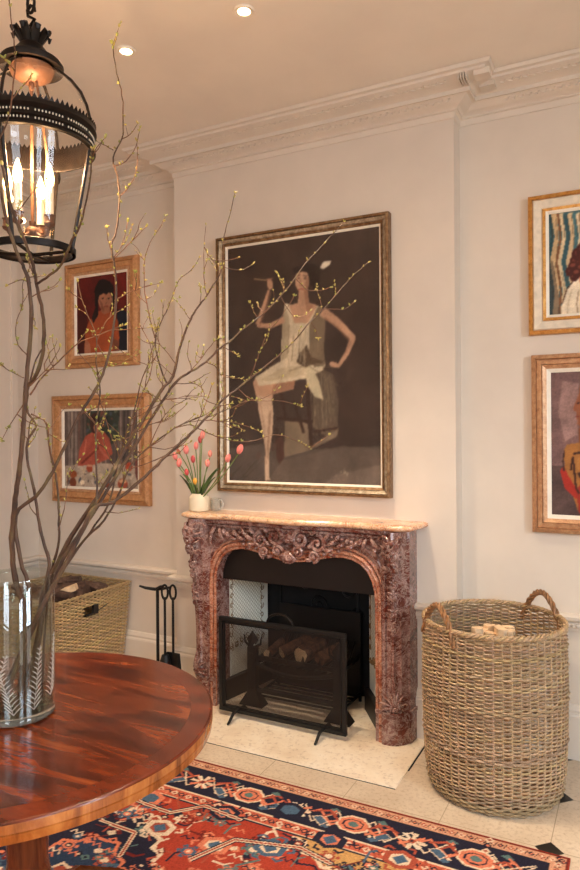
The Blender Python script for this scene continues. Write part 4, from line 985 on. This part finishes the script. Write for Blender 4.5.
# ------------------------------------------------------------------ glass vase
vc=atZ(17.5,713.5,TZ); VX,VY=vc.x,vc.y; VR=.101; VT=1.142
vz=thing('glass_vase','tall cylindrical clear glass vase with etched ferns on the round table','vase',(VX,VY,TZ))
b=MB(); b.lathe([(VR,TZ+.014),(VR,VT-.004),(VR-.003,VT),(VR-.006,VT-.004),(VR-.006,TZ+.022)],64,(VX,VY)); b.build('glass_wall',M['vaseglass'],vz,smooth=True)
g=NT('solid_glass'); g.b.inputs['Transmission Weight'].default_value=.92; M['solid']=g.set((236,232,220),.03)
b=MB(); b.lathe([(0,TZ+.001),(VR-.006,TZ+.001),(VR,TZ+.006),(VR,TZ+.014),(VR-.006,TZ+.022),(0,TZ+.020)],64,(VX,VY)); b.build('glass_base',M['solid'],vz,smooth=True)
b=MB(); b.lathe([(VR+.0012,VT-.012),(VR+.0025,VT-.006),(VR,VT+.001),(VR-.004,VT+.001)],64,(VX,VY)); b.build('glass_rim',M['vaseglass'],vz,smooth=True)
b=MB()
def fern(a0,z0,h,lean):
    def P(f,s_): 
        a=a0+lean*f+s_*(.30*(1-f)*.55+.06); return a
    n=13
    for k in range(n):
        f=k/n; a=a0+lean*f; z=z0+h*f
        for s_ in (-1,1):
            L=.030*(1-f*.7); a2=a+s_*L/VR*.8; z2=z+L*.75
            b.tube([(VX+(VR+.0006)*math.cos(a),VY+(VR+.0006)*math.sin(a),z),(VX+(VR+.0006)*math.cos((a+a2)/2),VY+(VR+.0006)*math.sin((a+a2)/2),z+L*.45),(VX+(VR+.0006)*math.cos(a2),VY+(VR+.0006)*math.sin(a2),z2)],[.0007,.0014,.0003],4)
    b.tube([(VX+(VR+.0006)*math.cos(a0+lean*k/10),VY+(VR+.0006)*math.sin(a0+lean*k/10),z0+h*k/10) for k in range(11)],.0007,4)
toward=math.atan2(-VY,-VX)
for da,z0,h,ln in ((-.75,TZ+.04,.16,.5),(-.1,TZ+.035,.15,-.45),(.42,TZ+.04,.17,.2),(1.0,TZ+.06,.17,.25),(-1.5,TZ+.05,.15,.2),(2.0,TZ+.05,.15,.2),(3.0,TZ+.05,.15,.2),(-2.3,TZ+.05,.15,.2)): fern(toward+da,z0,h,ln)
b.build('etched_fern',M['etch'],vz)
WZ=1.065
wm=thinglass('water',(240,243,238),.8,.01)
b=MB(); b.lathe([(0,WZ),(VR-.010,WZ),(VR-.0075,WZ+.002),(VR-.0075,TZ+.024),(0,TZ+.024)],48,(VX,VY)); tag(b.build('water',wm,smooth=True),'clear water filling most of the glass vase on the table','water')
# ------------------------------------------------------------------ branches
rb_=random.Random(11)
def smoothpts(P,n=4):
    out=[]
    for i in range(len(P)-1):
        p0=P[max(i-1,0)];p1=P[i];p2=P[i+1];p3=P[min(i+2,len(P)-1)]
        for k in range(n):
            t_=k/n; out.append(.5*((2*p1)+(p2-p0)*t_+(2*p0-5*p1+4*p2-p3)*t_*t_+(3*p1-p0-3*p2+p3)*t_**3))
    out.append(P[-1]); return out
def bud(B,p,d,s=1.):
    q=rb_.random(); 
    B.col=rb_.choice([(1.1,1.05,.9),(.9,1.0,.7),(1.2,1.05,.8),(.8,.9,.6),(1.25,1.15,1.05)])
    R=d.to_track_quat('Z','Y').to_matrix(); n=1 if q<.3 else 2 if q<.7 else 3
    for k in range(n):
        a=Vector((rb_.uniform(-1,1),rb_.uniform(-1,1),rb_.uniform(-.2,1.2)))+d; a.normalize(); R=a.to_track_quat('Z','Y').to_matrix(); L=s*rb_.uniform(.0035,.0062)
        B.ell(p+a*L*.8,L*.5,L*.35,L,6,4,R)
class Branch:
    def __init__(s,label): s.W=MB(); s.T=MB(); s.B=MB(); s.label=label
    def limb(s,px_,t0,t1,r0,r1,twigs=0,buds=True,sm=4,tip=True,start=None,twiglen=.09):
        n=len(px_); P=[at(x,y,t0+(t1-t0)*(i/(n-1))) for i,(x,y) in enumerate(px_)]
        if start is not None: P=[start]+P
        Q=smoothpts(P,sm); m=len(Q)
        for i in range(1,m-1): Q[i]=Q[i]+Vector((rb_.uniform(-1,1),rb_.uniform(-1,1),rb_.uniform(-1,1)))*.0011
        rs=[(r0+(r1-r0)*(i/(m-1))**.8)*(1+.14*(1 if i%5==0 else 0)) for i in range(m)]
        (s.W if r0>.0026 else s.T).tube(Q,rs,7 if r0>.004 else 5)
        if buds:
            for i in range(2,m):
                if rs[i]<.0042 and rb_.random()<.42:
                    d=(Q[i]-Q[i-1]).normalized(); o=Vector((rb_.uniform(-1,1),rb_.uniform(-1,1),rb_.uniform(-.3,1))).normalized()
                    bud(s.B,Q[i]+o*rs[i],(d+o).normalized(),1. if rs[i]<.003 else .8)
            if tip: bud(s.B,Q[-1],(Q[-1]-Q[-2]).normalized(),1.25)
        for k in range(twigs):
            i=rb_.randrange(int(m*.3),m-1); d=(Q[i]-Q[i-1]).normalized(); o=Vector((rb_.uniform(-1,1),rb_.uniform(-.8,.8),rb_.uniform(-.4,1))).normalized(); v=(d*.7+o).normalized()
            L=twiglen*rb_.uniform(.4,1.3); pts=[Q[i]]; 
            for q in range(5): v=(v+Vector((rb_.uniform(-.35,.35),rb_.uniform(-.35,.35),rb_.uniform(-.15,.35)))).normalized(); pts.append(pts[-1]+v*L/5)
            pts=smoothpts(pts,2); mm=len(pts); s.T.tube(pts,[.0016-(.0009)*j/mm for j in range(mm)],4)
            for j in range(2,mm):
                if rb_.random()<.3: bud(s.B,pts[j],v,.8)
            bud(s.B,pts[-1],v,1.05)
            if rb_.random()<.5:
                j=rb_.randrange(2,mm-2); v2=(v+Vector((rb_.uniform(-1,1),rb_.uniform(-1,1),rb_.uniform(-.5,1)))).normalized(); e=[pts[j],pts[j]+v2*L*.2,pts[j]+v2*L*.38+Vector((0,0,.006))]; s.T.tube(e,[.0012,.001,.0007],4); bud(s.B,e[-1],v2,1.)
        return Q
    def done(s):
        root=thing('budding_branch',s.label,'branch',(VX,VY,TZ+.03),'budding branches in the glass vase')
        if s.W.v: s.W.build('stem',M['bark'],root,smooth=True)
        if s.T.v: s.T.build('twigs',M['twig'],root)
        if s.B.v: s.B.build('leaf_buds',M['bud'],root)
def foot(dx,dy,z=TZ+.03): return Vector((VX+dx,VY+dy,z))
B=Branch('thick leftmost upright branch in the vase, forking beside the lantern')
B.limb([(24,615),(18,590),(12.5,563),(12,530),(14.5,505),(18,480),(21,455),(24,420),(25.6,385),(29,350),(31,323),(30,290),(24,268),(18.6,258),(12,240),(5,215),(1,190),(-4,160)],1.86,1.62,.0085,.0035,4,start=foot(.03,-.02))
B.limb([(25,388),(37,374),(43,350),(43.5,320),(38,290),(33,265),(26,245),(16,220),(8,195),(2,165)],1.80,1.6,.0055,.003,3)
B.limb([(36,284),(50,275),(62,263),(72,240),(80,225),(89,190),(92,158),(93,148)],1.7,1.45,.0035,.0016,2)
B.limb([(31,283),(20,280),(8,285)],1.72,1.7,.0018,.001,0); B.limb([(27,355),(18,345),(16,325),(22,308)],1.78,1.78,.0018,.001,1)
B.limb([(24,378),(12,372),(2,366)],1.78,1.75,.0017,.001,1); B.limb([(23,405),(10,425),(2,440)],1.8,1.78,.0017,.001,1)
B.limb([(30,386),(50,365),(60,347)],1.75,1.8,.0018,.001,2); B.limb([(9,0),(14,40),(15,60),(13,85),(9,115),(-3,145)][::-1],1.60,1.5,.0020,.0012,2)
B.done()
B=Branch('wiggly thin branch in the vase, just right of the thick upright one')
B.limb([(40,610),(49,565),(44,545),(39,524),(34,490),(27,459),(28,439),(36,426),(28,413),(27,400),(30,380),(36,360),(45,345)],1.9,1.95,.0058,.0020,3,start=foot(.05,.02))
B.limb([(31,414),(46.5,423),(49,446),(53,470)],1.95,1.97,.0026,.0014,1)
B.limb([(30,395),(40,380),(58,362),(77,344),(98,335),(116,328),(124.5,325)],1.93,2.05,.0026,.0014,5)
B.done()
B=Branch('slender dark branch rising behind the wiggly one in the vase')
B.limb([(45,605),(52,568),(58,547),(59,516),(57,483),(49,446),(46.5,425),(40,418),(30,422),(28,445)],1.97,2.0,.0048,.0018,2,start=foot(.0,.05))
B.limb([(58,530),(66,500),(68,470)],1.97,2.0,.0018,.001,1)
B.done()
B=Branch('long branch arching from the left fork up past the upper small portrait to the ceiling')
B.limb([(30,600),(20,560),(15.5,516),(36,496),(49,477.6),(62,452),(75,423),(84,408),(98,385),(106,364),(111,345),(114,323),(116,292),(114,263),(111,245),(116,232),(119.4,202),(117.6,176.5),(113,157.6),(122,138.6),(123,123.4),(122,95.6),(117,73),(112,44)],1.88,2.0,.0062,.0014,6,start=foot(-.02,.04))
B.limb([(115,166),(126,161),(136,146),(140,128)],2.0,2.02,.0018,.001,0); B.limb([(119,197),(127,189),(134.6,176.5),(137,160),(137,141)],2.0,1.97,.0018,.001,0)
B.limb([(113,257),(108,240),(107,228)],1.98,1.96,.0018,.001,0); B.limb([(113,258),(122,245),(128,222)],1.98,2.0,.0018,.001,1); B.limb([(113,260),(128,245),(146,227)],1.98,2.05,.0018,.001,1)
B.limb([(116,300),(130,292),(150,285)],1.97,2.0,.0016,.001,1); B.limb([(113,150),(106,146),(95,140)],2.0,2.02,.0014,.0008,0)
B.done()
B=Branch('reddish upright twig branch crossing both small framed pictures')
B.limb([(48,600),(70,555),(92,515),(97,488),(96,452),(96,426),(99.6,400),(99.6,385),(96,364),(96.6,338),(88,316),(82,300),(77.6,282)],1.94,2.1,.0040,.0014,7,start=foot(.03,.06))
B.limb([(100,400),(106,420),(112,440)],2.05,2.1,.0016,.001,1); B.limb([(97,340),(104,325),(112,315),(128,306)],2.07,2.1,.0016,.001,1); B.limb([(98,345),(104,356),(112,365),(124,364)],2.07,2.1,.0016,.001,1)
B.done()
B=Branch('main thick diagonal branch leaning right, ending at the top left of the big painting')
B.limb([(36,620),(47,590),(58,562),(72,535),(90,508),(105,485),(118,462),(130,440),(146,415),(161,390.5),(171.5,379),(176,365),(179,350),(184,335),(190.5,319),(198,307),(206,296.6),(213,285),(220,274),(223,254),(224,236),(229,218),(235,193)],1.92,2.35,.0088,.0012,8,start=foot(-.05,-.02))
B.limb([(167,384),(160,366),(156,350),(156,335),(161,322),(167,310),(173,295),(179,280),(190.5,271),(199,258)],2.15,2.25,.0030,.0012,4)
B.limb([(155,338),(150,320),(148,308),(144.6,287.6),(144.6,260.7),(150,243),(159,229),(166,216)],2.2,2.2,.0024,.0011,3)
B.limb([(190,319),(182,308),(174,299)],2.28,2.3,.0015,.001,0); B.limb([(207,296),(204,280),(204,267),(204,245),(206,225)],2.3,2.3,.0018,.001,1)
B.limb([(204,247),(210,257),(217,264),(229,268.6),(242,270),(253,264)],2.3,2.4,.0018,.001,1); B.limb([(200,303),(201,293),(200,285)],2.3,2.3,.0014,.001,0)
B.limb([(145,287),(160,283),(162,283)],2.2,2.2,.0014,.0008,0); B.limb([(130,440),(140,400),(150,375),(152,350),(140,325)],2.1,2.15,.0024,.0012,5); B.limb([(176,364),(160,345),(148,342)],2.2,2.2,.0016,.001,2)
B.done()
B=Branch('forked branch rising right across the middle of the big painting past the face')
B.limb([(34,625),(50,592),(63,560),(78,536),(94,512),(110,486),(126,460),(142,434),(158,408),(175,383),(186,374),(197,368),(209,359),(220,348),(230,341),(244,328),(259,317),(270,307),(281,295.6),(294,279.5),(305,263.5),(318,250),(330,237),(344,222)],1.88,2.5,.0066,.0014,5,start=foot(-.03,-.05))
B.limb([(222,346),(232,352),(238,356)],2.3,2.3,.0015,.001,0); B.limb([(205,362),(215,366),(222,376),(232,378)],2.25,2.3,.0018,.001,1)
B.limb([(257,317),(253,310),(250,303)],2.38,2.38,.0014,.001,0); B.limb([(284,293),(283.5,283),(277,273)],2.42,2.4,.0014,.001,0)
B.limb([(281,297),(286,306),(294,316),(303,316),(310,311)],2.42,2.44,.0015,.001,0); B.limb([(296,279),(308,290),(321,290),(330,287.5)],2.44,2.5,.0015,.001,0)
B.limb([(190,372),(200,360),(214,342),(222,338)],2.2,2.25,.0016,.001,2); B.limb([(175,384),(195,384),(204,392),(203,400)],2.18,2.2,.0018,.001,2)
B.done()
B=Branch('lower long diagonal branch rising right over the seated figure, ending near frame top right')
B.limb([(32,628),(52,588),(72,552),(93,509),(111,503),(129,490),(150,472),(164,458),(179,444),(192,432),(204,420),(215,408),(226,397),(238,388),(249,379),(260,371),(273,360),(291.5,343.7),(310,322),(323.6,309),(342,287.5),(355.7,273),(368,262)],1.86,2.45,.0068,.0013,5,start=foot(.0,-.06))
B.limb([(322,310),(334,309),(345,309),(354,302)],2.36,2.4,.0014,.001,0); B.limb([(249,380),(256,362),(262,345),(270,330),(281,317),(294,296)],2.3,2.3,.0020,.0011,1)
B.limb([(204,420),(220,421),(231,422),(247,426),(260,432)],2.2,2.3,.0018,.001,2); B.limb([(206,418),(218,413),(231,408),(247,401),(262,401),(283,401),(301,407)],2.2,2.35,.0018,.001,2)
B.limb([(311,322),(316,330),(318,338)],2.35,2.35,.0013,.001,0); B.limb([(238,388),(246,396),(256,400),(270,395),(280,388)],2.27,2.3,.0016,.001,1)
B.done()
B=Branch('low fine branch spreading right above the tulips to the painting')
B.limb([(42,612),(60,575),(80,545),(104,520),(118,496),(128,470),(140,455),(158,440),(175,428),(190,421),(204,415)],1.95,2.2,.0046,.0018,8,start=foot(.05,-.01),twiglen=.13)
B.limb([(175,428),(190,425),(199.5,429),(210,434),(220,437.6),(233,441),(252,441),(273,435),(284,436),(294,439.6),(303,444),(310,449)],2.15,2.4,.0020,.001,2)
B.limb([(190,422),(210,420),(230,425),(245,430)],2.2,2.3,.0016,.001,2); B.limb([(158,440),(140,452),(130,444),(118,440)],2.1,2.1,.0016,.001,2); B.limb([(128,470),(150,462),(172,452),(190,436),(205,405),(212,385)],2.07,2.2,.0020,.0011,4)
B.limb([(150,445),(165,415),(185,400),(205,396)],2.1,2.2,.0018,.001,4)
B.done()
B=Branch('fine pale branch fanning between the lower small painting and the chimney breast')
B.limb([(44,606),(66,566),(90,532),(108,505),(116,470),(124,440),(134,412),(140,385),(150,360),(153,345)],2.0,2.25,.0042,.0016,10,start=foot(.02,.0),twiglen=.14)
B.limb([(116,470),(106,450),(100,430),(86,412)],2.1,2.1,.0020,.001,2); B.limb([(134,412),(156,402),(175,398),(196,400)],2.2,2.3,.0018,.001,4); B.limb([(124,440),(150,425),(168,420),(186,405)],2.15,2.3,.0018,.001,3)
B.done()
# ------------------------------------------------------------------ lantern
LX,LY=-1.470,1.323
ln=thing('hanging_lantern','dark bronze and glass hanging lantern with lit candle bulbs above the table','lantern',(LX,LY,2.03))
c=(LX,LY)
ltow=math.atan2(-LY,-LX)
def lp(ang,r,z): a=ltow+math.radians(ang); return Vector((LX+r*math.cos(a),LY+r*math.sin(a),z))
# ang positive = to camera right
b=MB(); b.lathe([(.165,2.3240),(.168,2.3170),(.160,2.3150),(.158,2.3240),(.163,2.3300),(.160,2.3380),(.166,2.3420),(.163,2.3470),(.161,2.3620),(.165,2.3650),(.171,2.3700),(.168,2.3840),(.164,2.3840),(.160,2.3720),(.156,2.3620),(.156,2.3170)],72,c)
gal=b.build('gallery_ring',M['bronze'],ln,smooth=True)
b=MB(); n_=76
for i in range(n_):
    a0=i*360/n_;a1=(i+1)*360/n_;am=(a0+a1)/2; r=.168
    b.add([lp(a0,r,2.3820),lp(a1,r,2.3820),lp(am,r+.002,2.3950),lp(a0,r-.003,2.3820),lp(a1,r-.003,2.3820),lp(am,r-.001,2.3950)],[(0,1,2),(3,5,4),(0,2,5,3),(1,4,5,2),(0,3,4,1)])
b.build('scalloped_crest',M['bronze'],gal)
b=MB(); n_=120
for zc in (2.3545,2.3340):
    for i in range(n_):
        a=i*3.0
        if i%10 in (0,): continue
        b.ell(lp(a,.1635,zc),.0022,.0022,.0032,5,4)
b.build('pierced_beads',M['creamframe'],gal)
b=MB(); b.lathe([(.113,2.030),(.113,2.048),(.104,2.052),(.100,2.048),(.100,2.034),(.104,2.030)],56,c); b.build('bottom_ring',M['bronze'],ln,smooth=True)
b=MB(); 
for a in (66,156): b.tube([lp(a,.105,2.036),lp(a,0,2.028),lp(a+180,.105,2.036)],.005,6)
b.build('bottom_cross',M['bronze'],ln)
b=MB(); b.lathe([(.108,2.046),(.154,2.315)],64,c); b.build('lower_glass',M['lantglass'],ln,smooth=True)
b=MB(); b.lathe([(.158,2.37),(.157,2.40),(.150,2.43),(.134,2.465),(.108,2.497),(.080,2.520),(.058,2.535)],64,c); b.build('dome_glass',M['lantglass'],ln,smooth=True)
for a in (66,-26,-114,154):
    b=MB(); b.tube([lp(a,.055,2.54),lp(a,.080,2.526),lp(a,.110,2.502),lp(a,.137,2.468),lp(a,.153,2.432),lp(a,.161,2.40),lp(a,.164,2.37)],.0042,6)
    b.tube([lp(a,.163,2.325),lp(a,.172,2.30),lp(a,.166,2.285),lp(a,.160,2.295)],.005,6)
    b.tube([lp(a,.158,2.31),lp(a,.156,2.29),lp(a,.132,2.16),lp(a,.110,2.04)],.0052,6); b.build('frame_bar',M['bronze'],ln,smooth=True)
b=MB(); b.lathe([(.0,2.556),(.056,2.548),(.076,2.536),(.084,2.536),(.085,2.546),(.078,2.549),(.078,2.556),(.066,2.562),(.050,2.575),(.036,2.592),(.03,2.600),(0,2.602)],48,c); cap=b.build('cap',M['bronze'],ln,smooth=True)
b=MB(); b.lathe([(.0,2.498),(.03,2.502),(.052,2.516),(.060,2.536),(.056,2.54),(.03,2.53),(0,2.53)],40,c); b.build('smoke_bell',M['copper'],ln,smooth=True)
b=MB()
for i in range(8):
    a=i*45+20; b.tube([lp(a,.018,2.60),lp(a,.032,2.625),lp(a,.044,2.640),lp(a,.052,2.634),lp(a,.05,2.624)],[.010,.013,.011,.009,.005],6,flat=.6)
b.ell((LX,LY,2.615),.025,.025,.022); b.build('leaf_crown',M['bronze'],cap,smooth=True)
b=MB(); b.tube([(LX,LY,2.63),(LX-.004,LY,2.655),(LX+.014,LY,2.668),(LX-.012,LY,2.684),(LX-.014,LY,2.70),(LX,LY,2.71),(LX+.013,LY,2.70),(LX+.014,LY,2.69)],.0045,7)
b.build('hook',M['bronze'],ln,smooth=True)
ch=MB(); z=2.715; i=0
while z<3.17:
    pts=[]
    for k in range(14):
        a=2*PI*k/14; u=.013*math.cos(a); w=.026*math.sin(a); pts.append((LX+(u if i%2==0 else 0),LY+(0 if i%2==0 else u),z+w))
    ch.tube(pts,.0042,6,closed=True); z+=.040; i+=1
ch.build('chain',M['bronze'],ln,smooth=True)
b=MB(); b.lathe([(0,3.165),(.02,3.165),(.05,3.185),(.055,3.2),(0,3.2)],32,c); b.build('ceiling_rose',M['bronze'],ln,smooth=True)
b=MB(); b.tube([(LX,LY,2.10),(LX,LY,2.53)],.0042,8); b.ell((LX,LY,2.49),.008,.008,.018); b.ell((LX,LY,2.087),.021,.021,.020); b.lathe([(.0,2.12),(.010,2.118),(.008,2.105),(0,2.10)],16,c); b.build('centre_rod',M['copper'],ln,smooth=True)
b=MB(); b.tube([(LX+.012,LY,2.53),(LX+.022,LY+.01,2.44),(LX+.035,LY+.02,2.30),(LX+.03,LY+.02,2.10)],.0035,6); b.build('cable',M['copper'],ln)
for k,a in enumerate((-33,41,160,-108)):
    r=.066; p=lp(a,r,0)
    b=MB(); b.tube([lp(a,.015,2.085),lp(a,.035,2.072),lp(a,.055,2.076),lp(a,r,2.095)],.005,6); b.lathe([(.004,2.092),(.013,2.098),(.015,2.104),(.0125,2.108),(.0125,2.122),(.016,2.126),(.0,2.126)],16,(p.x,p.y)); arm=b.build('candle_arm',M['copper'],ln,smooth=True)
    hz=.075; b=MB(); b.lathe([(.0,2.125),(.0105,2.125),(.0105,2.125+hz),(0,2.126+hz)],16,(p.x,p.y)); b.build('candle_sleeve',M['candle'],arm,smooth=True)
    b=MB(); b.lathe([(.0055,2.198),(.0105,2.210),(.0125,2.224),(.010,2.240),(.005,2.256),(.0012,2.266),(0,2.267)],14,(p.x,p.y)); b.build('bulb',M['bulb'],arm,smooth=True)
    L=bpy.data.lights.new('candle_light','POINT'); L.energy=4.8; L.color=(1,.62,.33); L.shadow_soft_size=.008; o=bpy.data.objects.new('candle_light',L); COL.objects.link(o); o.location=(p.x,p.y,2.285)
# ------------------------------------------------------------------ downlights, plus added unseen spots
dl=[((244,10),'small round recessed ceiling downlight nearest the top centre'),((126,50),'small round recessed ceiling downlight to the right of the lantern')]
pos=[atZ(x,y,3.2) for (x,y),_ in dl]
extra=[Vector((pos[0].x+.72,pos[0].y,3.2)),Vector((pos[0].x+.2,.3,3.2)),Vector((.4,.8,3.2)),Vector((.6,-1,3.2)),Vector((-2.6,.2,3.2)),Vector((-1.6,-1.2,3.2))]  # unseen spots without fittings, added so warm floor bounce brightens the ceiling
for i,p in enumerate(pos):
    t_=thing('ceiling_downlight',dl[i][1],'downlight',(p.x,p.y,3.19),'recessed ceiling downlights')
    b=MB(); b.lathe([(.026,3.193),(.040,3.190),(.043,3.1985),(.026,3.1995)],32,(p.x,p.y)); b.build('bezel',M['white'],t_,smooth=True)
    b=MB(); b.lathe([(0,3.1935),(.027,3.1935),(.027,3.1985),(0,3.1985)],24,(p.x,p.y)); b.build('lamp',M['spot'],t_)
for i,p in enumerate(pos+extra):
    L=bpy.data.lights.new('downlight_or_added_spot','SPOT'); L.energy=(120,75,36,20,100,100,130,145)[i]; L.color=(1,.80,.58); L.spot_size=math.radians(84); L.spot_blend=.7; L.shadow_soft_size=.03
    o=bpy.data.objects.new('downlight_or_added_spot',L); COL.objects.link(o); o.location=(p.x,p.y,3.18)
# ------------------------------------------------------------------ tulips
pot=thing('ceramic_pot','cream ceramic pot holding pink tulips on left end of mantel shelf','pot',(-2.232,3.19,1.081))
pc=(-2.232,3.19)
b=MB(); b.lathe([(0,1.081),(.050,1.081),(.056,1.086),(.058,1.10),(.058,1.15),(.055,1.162),(.046,1.172),(.042,1.176),(.040,1.182),(.036,1.182),(.036,1.15),(0,1.15)],36,pc); b.build('pot_body',M['ceramic'],pot,smooth=True)
jg=thing('glass_cup','small clear glass cup with looped handle beside the tulip pot','cup',(-2.165,3.245,1.081)) 
b=MB(); b.lathe([(0,1.081),(.026,1.081),(.030,1.09),(.030,1.15),(.028,1.15),(.028,1.092),(0,1.088)],28,(-2.160,3.250)); b.build('cup_body',thinglass('cup_glass',(238,238,234),1.4,.02,veil=.25),jg,smooth=True)
b=MB(); b.tube([(-2.130+.022*math.sin(a),3.250-.004,1.118+.026*math.cos(a)) for a in np.linspace(0,PI,12)],.005,7); b.build('handle',thinglass('handle_glass',(240,240,236),1.6,.02,veil=.6),jg,smooth=True)
PK=(238,138,128);PD=(206,84,84);OR=(236,166,60)
tl=[(175,456,3.14,PK,1.0,.5,'far left pink tulip, outermost in the cream pot'),(179,462.5,3.10,PK,1.1,-.2,'large pink tulip hanging low at the left of the pot'),(178.5,451.5,3.22,(200,110,84),.75,.9,'small dull orange tulip tucked behind the far left pair'),
(186,449.5,3.16,PK,1.15,.1,'full pink tulip left of centre in the bunch'),(196,445.5,3.20,PK,1.0,-.1,'pink tulip just below the tallest ones'),(202.5,434.5,3.20,(244,150,136),1.05,-.2,'tallest pink tulip at the top of the bunch'),
(200,439.5,3.24,PD,.9,.1,'deep pink tulip directly behind the tallest one'),(193,459,3.18,PD,.95,.1,'deep pink tulip in the centre of the bunch'),(186.5,472,3.14,PD,.85,.2,'small deep pink tulip low on the left beside the yellow one'),
(195,481,3.10,OR,.85,.0,'single yellow-orange tulip just above the pot rim'),(210,453.6,3.22,(242,152,134),.9,-.05,'pale pink narrow tulip right of the centre'),(207.5,463,3.17,(240,146,130),.95,.0,'pale pink tulip low on the right of the centre'),
(228,458,3.12,PK,1.05,-.5,'pink tulip leaning right in front of the painting frame'),(240,449,3.10,PK,1.2,-.55,'largest pink tulip, furthest right over the painting')]
for i,(x,y,Y_,col,sz,ln_,lab) in enumerate(tl):
    hd=atY(x,y,Y_); base=Vector((pc[0]+max(-.026,min(.026,(hd.x-pc[0])*.3)),pc[1]+max(-.018,min(.018,(hd.y-pc[1])*.3)),1.151)); t_=thing('tulip',lab,'tulip',base,'tulips in the cream pot')
    up=Vector((-ln_*.7,0,1)).normalized(); h=.045*sz; bot=hd-up*h*.5
    mid=Vector(((base.x*.6+bot.x*.4),base.y*.6+bot.y*.4,base.z*.4+bot.z*.6))
    if ln_<-.4: mid=Vector((base.x*.45+bot.x*.55,(base.y+bot.y)/2,(base.z+bot.z)/2-.0))
    b=MB(); b.tube(smoothpts([base,mid,bot],5),.0032,6); b.build('stem',M['stem'],t_,smooth=True)
    b=MB(); R=up.to_track_quat('Z','Y').to_matrix(); lc=lin(col)
    for k in range(6):
        a=k*PI/3+.3*i; layer=k%2; rings=[]
        for f in np.linspace(0,1,8):
            r=.0135*sz*math.sin(PI*(f*.78+.12))**.8*(1.05 if layer else .95); half=.72*math.sin(PI*min(1,f*.85+.12))**.7+.02
            v=.78+.3*f; rr_=[]
            for j in range(5):
                aa=a+half*(j-2)/2; rr_.append(bot+R@Vector((r*math.cos(aa),r*math.sin(aa),h*f)))
            rings.append(rr_)
        b.col=tuple(q*(.88+.16*layer)*(.95+.1*random.random()) for q in lc); o_=len(b.v); b.loft(rings,closed=False,cap=False)
    bl=b.build('bloom',M['tulip'],t_,smooth=True); sm=bl.modifiers.new('s','SOLIDIFY'); sm.thickness=.0008
    if i in (1,3,5,7,9,11,12,13,8):
        b=MB(); ang=math.atan2(hd.y-pc[1],hd.x-pc[0])+random.uniform(-.6,.6); L=random.uniform(.10,.17); 
        if i in(12,13): ang=-.25+.2*(i-12); L=.2
        if i==1: ang=PI+.3; L=.15
        dv=Vector((math.cos(ang),math.sin(ang)*.5,0)); sd=Vector((-dv.y,dv.x,0)).normalized(); rings=[]
        for f in np.linspace(0,1,9):
            p=base+dv*(L*.62*f**1.3)*(1 if abs(hd.x-pc[0])>.03 else .4)+Vector((0,0,L*f*(1.15-.25*f))); w=.012*math.sin(PI*(f*.86+.12)); rings.append([p-sd*w*1.3,p-Vector((0,0,.003))+dv*.002,p+sd*w*1.3])
        b.loft(rings,closed=False,cap=False); lf=b.build('leaf',M['leaf'],t_,smooth=True); sm=lf.modifiers.new('s','SOLIDIFY'); sm.thickness=.0012
# ------------------------------------------------------------------ daylight
def area(loc,tgt,sx_,sz_,e,col):
    L=bpy.data.lights.new('window_daylight','AREA'); L.shape='RECTANGLE'; L.size=sx_; L.size_y=sz_; L.energy=e; L.color=col
    o=bpy.data.objects.new('window_daylight',L); COL.objects.link(o); o.location=loc; o.rotation_euler=(Vector(tgt)-Vector(loc)).to_track_quat('-Z','Y').to_euler()
for (u0,u1,z0,z1) in WR: area((XR+1.5,(u0+u1)/2-.3,2.9),(-1.2,(u0+u1)/2+.9,.3),2.6,2.2,310,(.79,.97,1.14))
for (u0,u1,z0,z1) in WF: area(((u0+u1)/2+.3,YF-1.6,2.9),((u0+u1)/2-.3,2.6,.6),2.6,2.2,185,(.79,.97,1.14))
W=bpy.data.worlds.new('sky'); S.world=W; W.use_nodes=True; nt=W.node_tree; bg=nt.nodes['Background']; bg.inputs[0].default_value=(1,.93,.84,1); bg.inputs[1].default_value=2.2
# ------------------------------------------------------------------ camera
cam=bpy.data.cameras.new('camera'); co=bpy.data.objects.new('camera',cam); COL.objects.link(co); S.camera=co
cam.sensor_fit='VERTICAL'; cam.sensor_height=36; cam.lens=F/870*36; cam.shift_y=-(435-HY)/870*1.0; cam.clip_start=.02
co.location=(0,0,H); co.rotation_mode='QUATERNION'
fw=Vector((-SY,CY,0)); q=fw.to_track_quat('-Z','Y')
from mathutils import Quaternion
co.rotation_quaternion=Quaternion(fw,math.atan(ROLL))@q
S.view_settings.view_transform='Standard'; S.view_settings.look='None'; S.view_settings.gamma=1; S.view_settings.exposure=0.15; S.view_settings.use_curve_mapping=False
